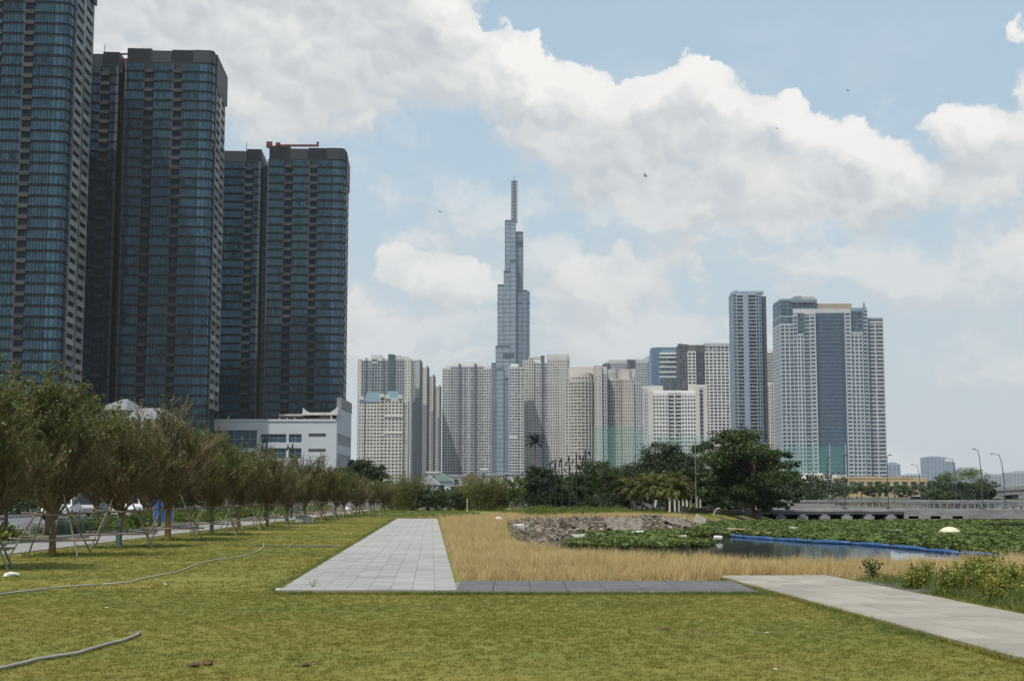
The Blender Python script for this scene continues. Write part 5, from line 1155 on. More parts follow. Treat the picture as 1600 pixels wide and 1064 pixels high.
# bamboo clumps
def bamboo(label, px, d, w_, h, n, seed, m_=None):
    r = random.Random(seed); x, y = at(px, 0, d); o = thing('bamboo_clump', label, 'bamboo', (x, y, gz(x, y)), 'bamboo clumps at the end of the lawn'); b = MB(); C = []; D = []
    for k in range(n):
        a = r.uniform(0, 6.283); q0 = math.sqrt(r.random()) * .55; p0 = Vector((q0 * w_ * math.cos(a), q0 * 1.2 * math.sin(a), 0)); L = h * r.uniform(.66, 1.2); d_ = Vector((p0.x / w_ * r.uniform(.2, .7), r.uniform(-.2, .2), 1)).normalized(); p = p0.copy(); pts = [p.copy()]
        for _ in range(5):
            d_ = (d_ + Vector((d_.x * .10 + r.uniform(-.05, .05), r.uniform(-.05, .05), -.03))).normalized(); p = p + d_ * (L / 5); pts.append(p.copy())
        b.tube(pts, [.02, .017, .014, .01, .007, .004], 3, False)
        for _ in range(95):
            t_ = r.uniform(.8, 5) ; j = min(4, int(t_)); q_ = pts[j].lerp(pts[j+1], t_ - j); C.append((q_.x + r.gauss(0, .16), q_.y + r.gauss(0, .16), q_.z + r.gauss(0, .12))); D.append((r.gauss(0, .6), r.gauss(0, .6), r.uniform(-.3, 1.0)))
    b.build('culms', mat('bamboo_culm', (.16, .15, .05), .6), o); link('crown', leaf_mesh('crown', np.array(C), .20, .034, m_ or M_bamb, seed, dirs=np.array(D)), o)
bamboo('rounded olive bamboo clump at the left end of the far hedge', 636, 133, 1.9, 3.1, 130, 1); bamboo('small bamboo clump filling the left flank of the far hedge', 618, 136, 1.3, 2.4, 70, 5)
bamboo('wide feathery bamboo clump at the right end of the far hedge', 752, 132, 2.1, 2.9, 150, 2); bamboo('brownish bamboo clump at the right end next to the saplings', 780, 134, 1.2, 2.7, 80, 3); bamboo('bamboo clump between the dark shrub and the wide clump', 728, 135, 1.2, 2.5, 70, 4)
for i, (px, w_, h, lb) in enumerate(((668, 1.4, 2.1, 'dark leafy shrub right of the rounded bamboo'), (690, 1.3, 2.4, 'darkest shrub in the middle of the far hedge'), (710, 1.2, 2.0, 'dark shrub left of the wide bamboo clump'))):
    x, y = at(px, 0, 132); big_tree('dark_shrub', lb, x, y, gz(x, y), .8, .06, dome_blobs(w_, h * .8, 1.1, .3, 12, 200 + i), 5000, .14, M_mleaf if i == 1 else M_dleaf, 210 + i, 'shrub')
# understorey at the feet of the right-hand trees
for i, (px, d, w_, h, m_, lb) in enumerate(((1200, 113, 1.1, 1.0, M_lleaf, 'bright green bush at the water edge right of the layered tree trunk'), (1118, 117, .9, 2.0, M_mleaf, 'upright green bush left of the layered tree trunk'), (1075, 124, 1.8, 1.0, M_lleaf, 'light green scrub behind the white posts'), (1105, 123, 1.2, 1.2, M_mleaf, 'green scrub right of the white posts'), (905, 138, 2.5, 1.6, M_dleaf, 'dark hedge behind the slim black lamp posts'), (955, 140, 3.0, 1.7, M_dleaf, 'dark hedge behind the young palm grove'), (1145, 126, 1.8, 1.5, M_dleaf, 'dark scrub directly behind the layered tree trunk'))):
    x, y = at(px, 0, d); big_tree('bush', lb, x, y, gz(x, y), .4, .05, dome_blobs(w_, h * .8, 1.0, .1, 12, 220 + i), 4000, .15, m_, 230 + i, 'bush', limbs=False)
# beds: blue-grey lavender mounds, bright ground cover (uncountable)
M_lav = mat('lavender_leaf', (.115, .160, .120), .8, col2=(.085, .12, .075), vs=1.2, island=.3); lavt = [tuft('lavender_tuft', 26, .55, .02, .22, .6, M_lav, s_, 2) for s_ in (41, 42)]
X, Y = sample([(-20.6, 30), (-16.6, 30), (-16.6, 62), (-20.6, 62)], 5.5, 15); k = (vnoise(X, Y, 4, 51) > -.1) & ~((Y > 47) & (Y < 55)); tag(scatter('lavender_bed', np.stack([X[k], Y[k], np.full(k.sum(), .05)], 1), lavt, .8, 1.5, 16), 'blue-grey lavender mounds beside the walkway', 'lavender')
X, Y = sample([(-20.6, 62), (-16.6, 62), (-16.6, 130), (-20.6, 130)], 3.0, 17); k = vnoise(X, Y, 6, 52) > .05; tag(scatter('lavender_bed', np.stack([X[k], Y[k], np.full(k.sum(), .05)], 1), lavt, .9, 1.6, 18), 'blue-grey lavender mounds beside the walkway', 'lavender')
M_gc = mat('ground_cover_leaf', (.085, .150, .018), .6, col2=(.13, .15, .02), vs=.8, trans=.25, island=.4)
gcm = leaf_mesh('cover', np.random.default_rng(3).normal(size=(110, 3)) * np.array([.2, .2, .10]) + np.array([0, 0, .18]), .11, .055, M_gc, 3); gcp = [proto('cover_clump', gcm)]
X, Y = sample([(-20.8, 45), (-16.3, 45), (-16.3, 130), (-20.8, 130)], 4, 19); k = (vnoise(X, Y, 5, 53) > .02); tag(scatter('ground_cover', np.stack([X[k], Y[k], np.full(k.sum(), .03)], 1), gcp, .8, 1.9, 20), 'bright green ground cover plants', 'ground cover')
BED = [(1.0, 97), (1.6, 116), (-1.8, 121), (2.2, 124), (9, 112), (8.5, 103), (5, 101)]
X, Y = sample(BED, 5, 21); k = vnoise(X, Y, 4, 54) > -.25; tag(scatter('ground_cover', ground_pts(X[k], Y[k], -.02), gcp, .6, 1.3, 22), 'bright green ground cover plants', 'ground cover')
BK = [(-13, 96), (-4, 96), (-1, 101), (13, 101), (15, 106), (18, 115), (22, 122), (22, 140), (-13, 140)]
X, Y = sample(BK, 6, 23); k = off_paths(X, Y); tag(scatter('bank_grass', ground_pts(X[k], Y[k], .01), [tuft('bank_tuft', 14, .12, .02, .2, .9, M_rank, 61), mid[0]], .8, 1.5, 24), 'green grass on the far bank below the trees', 'grass')
# yellow-green shrubs right of the pale path
M_yel = mat('yellow_shrub_leaf', (.24, .23, .030), .6, col2=(.15, .185, .026), vs=2.2, trans=.3, island=.4)
SHR = sorted([24.2, 22.7, 21.3, 23.6, 22.2, 24.9, 23.2, 25.4, 20.1, 26.0, 21.0, 19.2], reverse=True)
for i, (x, y, s) in enumerate(((6.85, 24.2, .72), (7.05, 22.7, .85), (7.2, 21.3, .85), (7.6, 23.6, .95), (7.55, 22.2, 1.0), (8.0, 24.9, 1.0), (8.25, 23.2, 1.05), (7.35, 25.4, .85), (7.45, 20.1, .9), (8.6, 26.0, 1.1), (7.85, 21.0, 1.0), (8.0, 19.2, 1.0))):
    o = thing('yellow_shrub', 'knee-high yellow-green shrub in the bed right of the pale path, %s from the camera' % ORD[11 - SHR.index(y)], 'shrub', (x, y, 0), 'yellow-green shrubs in the right-hand bed'); r = random.Random(300 + i); st_ = MB(); C = []; D = []
    for k in range(22):
        a = r.uniform(0, 6.283); d = Vector((math.cos(a) * r.uniform(.1, .7), math.sin(a) * r.uniform(.1, .7), 1)); p = curve((r.uniform(-.12, .12), r.uniform(-.12, .12), -.02), d, .55 * s * r.uniform(.7, 1.1), 4, Vector((0, 0, .05)), r); st_.tube(p, [.008, .006, .005, .004, .003], 3, False)
        for _ in range(30):
            t_ = r.uniform(.8, 4.05); j = min(3, int(t_)); q_ = p[j].lerp(p[j+1], t_ - j); C.append((q_.x + r.gauss(0, .035), q_.y + r.gauss(0, .035), q_.z + r.gauss(0, .03))); D.append((r.gauss(0, .7), r.gauss(0, .7), r.uniform(-.3, .7)))
    st_.build('stems', M_rank, o); link('crown', leaf_mesh('crown', np.array(C), .075, .030, M_yel, 300 + i, dirs=np.array(D)), o)
X, Y = sample([(6.7, 22.5), (7.4, 15), (7.9, 9), (13, 9), (13, 27), (6.4, 26.7)], 55, 25); k = X > 6.25 + (28 - Y) * .075 + .1; X, Y = X[k], Y[k]; tag(scatter('bed_grass', ground_pts(X, Y, .01), rank + [tuft('bed_tuft', 14, .26, .012, .12, .7, M_rank, 71, 3)], .7, 1.5, 26), 'tall green grass in the bed right of the pale path', 'grass')
# sapling weeds: a dark spray and a tuft growing in the paving
o = thing('weed', 'dark weed spray in the reeds left of the yellow-green shrubs', 'weed', (6.9, 27.2, 0)); r = random.Random(4); b = MB(); C = []
for k in range(7):
    p = curve((0, 0, 0), (r.uniform(-.5, .5), r.uniform(-.3, .3), 1), .34, 4, Vector((0, 0, 0)), r); b.tube(p, .005, 3, False); C += [tuple(q_ + Vector((r.gauss(0, .05), r.gauss(0, .05), r.gauss(0, .05)))) for q_ in p[1:] for _ in range(8)]
b.build('stems', M_bark, o); link('crown', leaf_mesh('crown', np.array(C), .08, .03, M_mleaf, 4), o)
tf = tuft('weed', 14, .22, .012, .12, .8, M_rank, 75, 3); g_ = G(492, 921); tag(link('weed', tf.data, None, (g_.x, g_.y, .02)), 'small grass tuft growing through the front of the grey paved path', 'weed')

# the wood behind the park, one dark mass
C = []; rw = np.random.default_rng(88)
for k in range(95):
    px = rw.uniform(585, 1290); dd = rw.uniform(150, 185); hh = rw.uniform(1.6, 2.9) if px < 800 else rw.uniform(2.4, 4.2); x, y = at(px, 0, dd); C.append(np.array([x, y, 0]) + rw.normal(size=(420, 3)) * np.array([1.5, 1.2, 0]) + np.stack([np.zeros(420), np.zeros(420), rw.beta(1.6, 1.3, 420) * hh], 1))
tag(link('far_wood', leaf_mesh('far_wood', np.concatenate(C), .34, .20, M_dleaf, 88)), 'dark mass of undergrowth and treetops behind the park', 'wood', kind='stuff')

C = []
for k in range(120):
    x = rw.uniform(-44, -36); y = rw.uniform(55, 210); hh = rw.uniform(1.8, 3.6); C.append(np.array([x, y, 0]) + rw.normal(size=(260, 3)) * np.array([1.3, 1.5, 0]) + np.stack([np.zeros(260), np.zeros(260), rw.beta(1.5, 1.3, 260) * hh], 1))
tag(link('roadside_thicket', leaf_mesh('roadside_thicket', np.concatenate(C), .34, .20, M_dleaf, 89)), 'dark thicket along the far side of the road', 'thicket', kind='stuff')
# ================================================================== PARK OBJECTS, RIVER EDGE
M_black = mat('black_paint', (.016, .017, .020), .45); M_lens = mat('lamp_lens', (.35, .36, .36), .3); M_galv = mat('galvanised', (.26, .27, .28), .45, metal=.4)
def park_lamp(label, x, y, h, rz, group, seed):
    r = random.Random(seed); o = thing('park_lamp', label, 'lamp post', (x, y, gz(x, y) if x > -13.5 else .03), group, (0, 0, rz)); MB().tube([(0,0,-.1),(0,0,.5),(0,0,.52),(0,0,h)], [.085,.085,.06,.05], 8).build('pole', M_black, o)
    for k in range(4):
        z = h - .25 - k * .42; a = k * 1.9 + r.uniform(-.3, .3); d = Vector((math.cos(a), math.sin(a), 0)); b = MB(); b.tube([(0, 0, z), tuple(d * .22 + Vector((0, 0, z)))], .022, 5); b.build('bracket', M_black, o)
        c = d * .30 + Vector((0, 0, z)); hd = MB().tube([tuple(c + Vector((0, 0, .16))), tuple(c + Vector((0, 0, -.02))), tuple(c + d * .12 + Vector((0, 0, -.16)))], [.05, .07, .08], 8).build('lamp_head', M_black, o)
        e = c + d * .125 + Vector((0, 0, -.165)); MB().tube([tuple(e), tuple(e + d * .01 + Vector((0, 0, -.008)))], .066, 8).build('lens', M_lens, hd)
for i, (px, py, h) in enumerate(((915, 803, 5.0), (901, 801.5, 4.9), (889.5, 800.5, 4.8), (878, 799.5, 4.75), (868, 798.5, 4.7), (860, 798, 4.5), (850, 797, 4.2))):
    g_ = G(px, py); park_lamp('slim black multi-head lamp post on the far lawn, %s from the right' % ORD[i], g_.x, g_.y, h, i * .7, 'black lamp posts on the far lawn', i)
for i, (y, x, h) in enumerate(((46, -16.4, 4.6), (66, -16.4, 5.0), (84, -14.6, 5.0), (92, -14.3, 4.8))): park_lamp('black lamp post among the left twiggy trees, %s from the camera' % ORD[i], x, y, h, i, 'black lamp posts along the walkway', 20 + i)
# hoses lying on the lawn
M_hose = mat('pale_hose', (.46, .40, .33), .6, var=.25, vs=3); M_hose2 = mat('grey_hose', (.25, .22, .22), .6, col2=(.38, .34, .32), vs=2)
def hose(label, pxs, r0, m_, seed):
    r = random.Random(seed); pts = []
    P_ = [G(*p) for p in pxs]
    for a, c in zip(P_, P_[1:]):
        n = max(2, int((c - a).length / .35))
        for k in range(n):
            q_ = a.lerp(c, k / n); pts.append(q_ + Vector((r.uniform(-.015, .015), r.uniform(-.03, .03), 0)))
    pts.append(P_[-1]); pts = [(p.x, p.y, float(terrain_z(np.array([p.x]), np.array([p.y]))[0]) + r0 + .008) for p in pts]
    tag(MB().tube(pts, r0, 7).build('garden_hose', m_, smooth=True), label, 'hose')
hose('thick grey-brown hose lying in the near left corner of the lawn', [(-60, 1062), (0, 1047), (60, 1031), (120, 1021), (175, 1006), (205, 998), (219, 990)], .018, M_hose2, 1)
hose('long pale hose winding over the lawn towards the propped trees', [(160, 914.5), (200, 912), (250, 902), (275, 898), (305, 886), (340, 876), (372, 870), (400, 862), (412, 856), (412, 850)], .014, M_hose, 2)
hose('darker length of hose joined to the pale one at the left edge', [(-60, 938), (0, 931), (50, 926), (100, 919), (158, 914.7)], .015, M_hose2, 3)
# litter
M_lit = mat('white_litter', (.62, .60, .56), .6, var=.2, vs=5); M_brown = mat('dry_palm_leaf', (.12, .055, .03), .8, var=.4, vs=8)
def scrap(name, label, p, s, m_, seed, flat=.35, group=None):
    r = random.Random(seed); b = MB(); b.ball((0, 0, s * flat * .7), s, 8, 5, (1, .7, flat), .28, r)
    return tag(link(name, b.mesh(name, m_), None, p, (0, 0, r.uniform(0, 3))), label, 'litter', group)
for i, (px, py, s, m_, nm, lb) in enumerate(((18, 899, .16, M_lit, 'plastic_bag', 'crumpled white bag on the lawn before the nearest prop frame'), (258, 914, .05, M_lit, 'paper_scrap', 'small white scrap just below the winding pale hose'), (235, 855, .07, M_lit, 'paper_scrap', 'white scrap by the foot of the second prop frame'), (436, 924, .09, M_lit, 'paper_scrap', 'white scrap at the near left corner of the paved path'), (1198, 995, .025, M_lit, 'paper_scrap', 'white scrap on the lawn left of the pale path'), (1212, 1053, .02, M_lit, 'paper_scrap', 'white scrap low on the lawn near the bottom right'), (303, 1043, .07, M_brown, 'dead_leaf', 'left curled brown dead leaf low on the lawn'), (325, 1040, .07, M_brown, 'dead_leaf', 'right curled brown dead leaf low on the lawn'), (1040, 990, .05, M_brown, 'dead_leaf', 'brown leaf on the dry patch of lawn in the lower right'), (167, 948, .03, M_lit, 'paper_scrap', 'tiny pale scrap on the lawn between the two hoses'), (478, 1046, .05, M_brown, 'dead_leaf', 'small brown leaf at the bottom of the lawn'))):
    g_ = G(px, py); scrap(nm, lb, (g_.x, g_.y, gz(g_.x, g_.y) + .005), s, m_, i)
# boxes and sacks beneath the far trees
def crate(label, px, py, w_, h, m_):
    g_ = G(px, py); o = thing('utility_box', label, 'box', (g_.x, g_.y, gz(g_.x, g_.y))); MB().box(-w_/2, -.3, 0, w_/2, .3, h).build('body', m_, o); MB().prof([(-w_/2 - .06, h), (w_/2 + .06, h), (0, h + .14)], -.36, .36).build('lid', m_, o)
crate('pale green utility box under the propped trees', 469, 817.5, .40, .36, mat('pale_green_paint', (.30, .36, .31), .7)); crate('white peaked utility box right of the pale green one', 482, 818, .45, .32, M_lit)
g_ = G(543, 806); scrap('sack', 'white sack at the end of the propped tree row', (g_.x, g_.y, .02), .45, M_lit, 40, .8); g_ = G(779, 815); scrap('sack', 'white sack lying at the corner of the reeds by the rubble', (g_.x, g_.y, .02), .22, M_lit, 41, .7)
g_ = G(730, 799); o = thing('marker_post', 'thin white marker post on the lawn before the bamboo', 'post', (g_.x, g_.y, gz(g_.x, g_.y))); MB().tube([(0, 0, -.1), (0, 0, 1.15)], .035, 6).build('post', M_lit, o); MB().box(-.12, -.12, 0, .12, .12, .06).build('foot', M_lit, o)
# ---- cars on the road
M_car = mat('white_car_paint', (.58, .58, .58), .3, spec=.6); M_carg = mat('grey_car_paint', (.18, .19, .21), .3, spec=.6); M_gl = mat('car_glass', (.012, .014, .016), .05); M_tyre = mat('tyre', (.018, .018, .018), .8); M_rim = mat('alloy', (.35, .35, .36), .35, metal=.8); M_hl = mat('head_lamp', (.55, .56, .58), .15); M_tl = mat('tail_lamp', (.25, .015, .012), .3)
def car(label, x, y, rz, paint, suv):
    h = 1.72 if suv else 1.45; o = thing('parked_car', label, 'car', (x, y, -.04), 'cars along the road', (0, 0, rz)); L = 4.4; W_ = .88
    low = [(-L/2, .28), (-L/2 - .02, .62), (-L/2 + .1, .86), (-L/2 + .8, .95), (L/2 - 1.1, .96), (L/2 - .2, .84), (L/2, .62), (L/2 - .02, .28)]
    cab = [(-L/2 + (.12 if suv else .45), .93), (-L/2 + (.35 if suv else 1.0), h - .06), (-L/2 + 1.4, h), (.45, h - .02), (1.25, .94)]
    def sect(pts, y0, tap):
        b = MB(); n = len(pts)
        for yy, k in ((-y0, 0), (-y0 * .88, 1), (y0 * .88, 1), (y0, 0)):
            for px_, pz in pts: b.v.append((px_ * (1 if k else .99), yy * (1 - tap * max(0, (pz - .9) / (h - .9)) if tap else 1), pz - (0 if k else .02)))
        for s_ in range(3):
            for j in range(n): b.f.append((s_*n + j, s_*n + (j+1) % n, (s_+1)*n + (j+1) % n, (s_+1)*n + j))
        b.f.append(tuple(range(n))[::-1]); b.f.append(tuple(3*n + j for j in range(n))); return b
    sect(low[::-1], W_, 0).build('body', paint, o); sect(cab[::-1], W_ - .04, .22).build('cabin', paint, o)
    for sg in (-1, 1):
        for x0, x1 in ((-1.15, -.15), (-.07, .75)):
            b = MB(); yb, yt = sg * (W_ - .025), sg * (W_ - .165); q_ = [(x0, yb, .98), (x1 + .22 * (x1 > .5), yb, .98), (x1 - .15 * (x1 > .5), yt, h - .12), (x0 + (.12 if x0 < -1 else 0), yt, h - .12)]
            b.quad(*(q_ if sg < 0 else q_[::-1])); b.build('side_window', M_gl, o)
        for xx in (-1.35, 1.38):
            wv = MB().tube([(xx, sg * (W_ - .2), .32), (xx, sg * (W_ + .01), .32)], .32, 16).build('wheel', M_tyre, o); MB().tube([(xx, sg * (W_ - .02), .32), (xx, sg * (W_ + .022), .32)], .20, 10).build('rim', M_rim, wv)
        MB().box(L/2 - .22, sg * .62 - .18, .62, L/2 + .005, sg * .62 + .18, .78).build('headlight', M_hl, o); MB().box(-L/2 - .015, sg * .68 - .14, .64, -L/2 + .12, sg * .68 + .14, .86).build('tail_light', M_tl, o)
    b = MB(); b.quad((1.22, -.74, .98), (1.22, .74, .98), (.50, .60, h - .05), (.50, -.60, h - .05)); b.build('windscreen', M_gl, o)
    xr = -L/2 + (.10 if suv else .45); xt = -L/2 + (.33 if suv else .98); b = MB(); b.quad((xr - .02, .70, 1.0), (xr - .02, -.70, 1.0), (xt - .03, -.58, h - .10), (xt - .03, .58, h - .10)); b.build('rear_window', M_gl, o)
    MB().box(L/2 - .02, -.4, .40, L/2 + .02, .4, .56).build('grille', M_tyre, o); MB().box(L/2 + .0, -.26, .30, L/2 + .025, .26, .39).build('number_plate', M_lit, o)
def atg(px, d): return (px - 800) / FPX * d * CP
for px, d, rz, pt_, sv, lb in ((98, 92, -1.45, M_car, False, 'white saloon car seen between the second and third propped trees'), (197, 97, -1.2, M_car, True, 'white sports utility car right of the white saloon on the road'), (148, 104, 1.6, M_carg, True, 'dark grey car between the two white cars')): car(lb, atg(px, d), d, rz, pt_, sv)
o = thing('blue_hoarding', 'bright blue upright panel by the road behind the trees', 'hoarding', (atg(256, 70), 70, 0)); M_blue = mat('blue_panel', (.03, .12, .36), .6, var=.25, vs=1.5)
for k in range(2): MB().box(-.45 + k * .47, -.03, .25, 0 + k * .47, .03, 1.75).build('panel', M_blue, o)
for sx in (-.46, .50): MB().tube([(sx, 0, -.1), (sx, 0, 1.8)], .03, 6).build('post', M_galv, o)
# ---- motorbike
g_ = G(1017, 799); o = thing('motorbike', 'small motorbike parked in front of the young palm grove', 'motorbike', (g_.x, g_.y, gz(g_.x, g_.y)), rot=(0, 0, .2))
for xx in (-.6, .62):
    b = MB(); 
    for k in range(16):
        a, c = k * math.pi / 8, (k + 1) * math.pi / 8
        b.tube([(xx + .25 * math.cos(a), 0, .29 + .25 * math.sin(a)), (xx + .25 * math.cos(c), 0, .29 + .25 * math.sin(c))], .045, 5, False)
    wv = b.build('wheel', M_tyre, o); MB().tube([(xx, -.03, .29), (xx, .03, .29)], .14, 8).build('rim', M_rim, wv)
MB().prof([(-.55, .5), (-.2, .3), (.25, .28), (.35, .5), (.1, .55), (-.25, .72), (-.75, .78)], -.11, .11).build('body', M_carg, o); MB().prof([(-.72, .78), (-.15, .72), (-.1, .78), (-.35, .84), (-.72, .87)], -.12, .12).build('seat', M_tyre, o)
MB().prof([(.3, .35), (.42, .35), (.55, .95), (.42, 1.0)], -.14, .14).build('front_shield', M_car, o); MB().tube([(.62, 0, .29), (.48, 0, 1.02)], .03, 6).build('fork', M_galv, o); MB().tube([(.42, -.32, 1.05), (.48, 0, 1.02), (.42, .32, 1.05)], .018, 5).build('handlebar', M_galv, o); MB().ball((.55, 0, .92), .08, 8, 5).build('headlight', M_hl, o)
# ---- white posts, boats, bent pipe and slabs at the water edge
for i, px in enumerate((1046, 1054, 1060, 1067, 1073, 1079, 1088, 1094)):
    x, y = at(px, 0, 121 + (i % 2) * .6); o = thing('white_post', 'white concrete post before the green scrub, %s from the left' % ORD[i], 'post', (x, y, gz(x, y)), 'white posts by the water'); MB().box(-.07, -.07, -.2, .07, .07, 1.25 - (i % 3) * .12).build('shaft', M_lit, o); MB().box(-.09, -.09, 1.25 - (i % 3) * .12, .09, .09, 1.31 - (i % 3) * .12).build('cap', M_lit, o)
x, y = at(1087.5, 0, 118); o = thing('utility_pole', 'tall thin pale pole left of the layered tree', 'pole', (x, y, gz(x, y))); MB().tube([(0, 0, -.3), (0, 0, 6.2)], [.045, .03], 7).build('shaft', M_galv, o); MB().box(-.35, -.04, 5.8, .35, .04, 5.88).build('crossarm', M_galv, o)
M_boat = mat('dark_hull', (.022, .024, .026), .6, col2=(.05, .048, .045), vs=2); M_hullw = mat('bleached_wood', (.24, .21, .17), .8, var=.35, vs=3)
def boat(label, px, d, L, rz, m_):
    x, y = at(px, 0, d); o = thing('beached_boat', label, 'boat', (x, y, gz(x, y) + .0), rot=(0, 0, rz)); b = MB(); n = 9
    for k in range(n):
        t_ = k / (n - 1); wd = .62 * math.sin(math.pi * (.12 + .76 * t_)) ; sh = .45 + .22 * (2 * t_ - 1) ** 2; xx = (t_ - .5) * L
        b.v += [(xx, -wd, sh), (xx, -wd * .6, .02), (xx, wd * .6, .02), (xx, wd, sh), (xx, wd * .88, sh), (xx, wd * .5, .1), (xx, -wd * .5, .1), (xx, -wd * .88, sh)]
    for k in range(n - 1):
        for j in range(8): b.f.append((k*8 + j, k*8 + (j+1) % 8, (k+1)*8 + (j+1) % 8, (k+1)*8 + j))
    b.f += [tuple(range(8))[::-1], tuple((n-1)*8 + j for j in range(8))]; b.build('hull', m_, o)
    for t_ in (-.28, .05, .3): MB().box(t_ * L - .1, -.52, .33, t_ * L + .1, .52, .37).build('thwart', M_hullw, o)
boat('dark beached boat with clutter left of the layered tree', 1088, 112, 2.6, .15, M_boat); boat('dark beached boat under the layered tree', 1140, 114, 3.4, -.1, M_boat); boat('bleached old boat hull drawn up on the mud near the tree', 1185, 106, 2.4, .6, mat('old_hull', (.07, .06, .05), .8, var=.4, vs=3))
x, y = at(1117, 0, 110); tag(MB().tube([(x - .25, y, gz(x, y)), (x - .05, y, gz(x, y) + .35), (x + .12, y, gz(x, y) + .6), (x + .32, y, gz(x, y) + .66), (x + .42, y, gz(x, y) + .58)], .035, 7).build('bent_pipe', M_lit, smooth=True), 'bent white pipe sticking up beside the dark boats', 'pipe')
x, y = at(1093, 0, 92); zz = gz(x, y); o = link('leaning_slab', MB().box(-.36, -.3, -.05, .36, .3, .08).mesh('leaning_slab', mat('slab_concrete', (.38, .355, .31), .85, var=.2, vs=3)), None, (x, y, zz + .35), (R(72), R(28), .2)); tag(o, 'square pale concrete slab propped up on the rubble', 'slab')
# rubble: rocks and torn sheets
M_rock = mat('rubble_rock', (.135, .10, .07), .9, col2=(.05, .04, .03), vs=1.2, bump=.5, bs=8, island=.45); M_rockw = mat('washed_rubbish', (.38, .325, .26), .85, col2=(.19, .155, .12), vs=2, island=.5)
rg_ = np.random.default_rng(77); 
def rocks(name, pts, smin, smax, m_, lab):
    b = MB(); r = random.Random(9)
    for x, y in pts:
        s_ = r.uniform(smin, smax) * (1.8 if r.random() < .08 else 1); z = gz(x, y); i0 = len(b.v)
        for dx, dy, dz in ((-1,-1,-.4),(1,-1,-.4),(1,1,-.4),(-1,1,-.4),(-.7,-.7,.6),(.7,-.7,.6),(.7,.7,.6),(-.7,.7,.6)): b.v.append((x + s_ * dx * r.uniform(.5, 1.1), y + s_ * dy * r.uniform(.5, 1.1), z + s_ * dz * r.uniform(.2, .8)))
        i = i0; b.f += [(i,i+3,i+2,i+1),(i+4,i+5,i+6,i+7),(i,i+1,i+5,i+4),(i+1,i+2,i+6,i+5),(i+2,i+3,i+7,i+6),(i+3,i,i+4,i+7)]
    tag(b.build(name, m_), lab, 'rubble', kind='stuff')
RUB = [(.6, 47), (2.8, 47), (3.2, 66), (5, 73), (9, 75), (12.5, 82), (15, 94), (12, 92), (6, 90), (1.2, 88), (-.2, 78), (.0, 60)]
X, Y = sample(RUB, 20, 31); k = vnoise(X, Y, 3, 61) > -.25; rocks('rubble', list(zip(X[k], Y[k])), .05, .17, M_rock, 'broken grey-brown rubble heaped along the inlet')
X, Y = sample(RUB, 6, 33); k = (vnoise(X, Y, 2.4, 62) > .10); rocks('pale_rubbish', list(zip(X[k], Y[k])), .04, .15, M_rockw, 'pale bleached rubbish strewn over the rubble')
M_sheet = mat('torn_sheet', (.25, .21, .17), .85, col2=(.10, .08, .065), vs=4.5)
for i, (px, py, w_, l_, lb) in enumerate(((975, 80, 1.3, 2.8, 'long pinkish torn sheet draped over the middle of the rubble'), (1055, 84.5, 1.2, 2.2, 'pinkish torn sheet on the rubble left of the propped slab'), (1018, 90, .9, 1.8, 'pale torn sheet above the middle of the rubble'), (905, 78.5, .6, 1.4, 'small torn sheet at the left of the rubble'))):
    g_ = Vector((at(px, 0, py)[0], py, 0)); b = MB(); n = 13; r = random.Random(500 + i)
    for a in range(n):
        for c in range(n):
            x = g_.x + (a / (n-1) - .5) * w_ * 1.6 + r.uniform(-.06, .06); y = g_.y + (c / (n-1) - .5) * l_ + r.uniform(-.1, .1); b.v.append((x, y, gz(x, y) + .08 + r.uniform(0, .20)))
    for a in range(n - 1):
        for c in range(n - 1): b.f.append((a*n + c, (a+1)*n + c, (a+1)*n + c + 1, a*n + c + 1))
    ob = b.build('torn_sheet', M_sheet); md = ob.modifiers.new('thickness', 'SOLIDIFY'); md.thickness = .02; tag(ob, lb, 'sheet')
WL = WATER_Z
for i, (px, py, w_, h, m_, nm, lb) in enumerate(((904, 846, .55, .18, M_lit, 'foam_box', 'off-white foam box floating left in the green weed'), (904, 853, .6, .07, M_lit, 'foam_plank', 'thin white plank at the front edge of the weed'), (1122, 845.5, .4, .1, M_lit, 'foam_plank', 'white plank floating right of the green weed patch'), (1067, 846, .25, .14, M_lit, 'foam_box', 'small white box in the weed below the torn sheet'), (811, 827, .5, .25, M_lit, 'foam_box', 'white bundle at the left tip of the rubble'), (996, 838, .7, .12, M_lit, 'foam_plank', 'pale plank on the weed edge below the long torn sheet'), (1155, 834, 1.3, .14, mat('tan_board', (.40, .31, .19), .8, var=.3, vs=4), 'board', 'tan board resting on the end of the blue boom'), (1192, 839, .8, .10, MATS['tan_board'], 'board', 'tan board floating just beyond the blue boom'), (1239, 831, .45, .12, M_lit, 'foam_box', 'white box floating in the weed before the jetty'), (1397, 834, .9, .08, M_lit, 'foam_plank', 'pale plank floating left of the white dome buoy'), (1065, 812, .5, .12, M_lit, 'foam_plank', 'white plank on the grass edge above the torn sheet'), (938, 841, .5, .08, MATS['tan_board'], 'board', 'brown board on the weed below the small torn sheet'))):
    z0 = WL if py > 829 and px > 880 else None; g_ = G(px, py, WL if z0 is not None else -.1); zz = max(WL + .12, gz(g_.x, g_.y)); r = random.Random(700 + i); o = link(nm, MB().box(-w_/2, -.22, -.04, w_/2, .22, h).mesh(nm, m_), None, (g_.x, g_.y, zz + .03), (r.uniform(-.1, .1), r.uniform(-.08, .08), r.uniform(-.3, .3))); bv = o.modifiers.new('worn_edges', 'BEVEL'); bv.width = .02; tag(o, lb, 'litter')
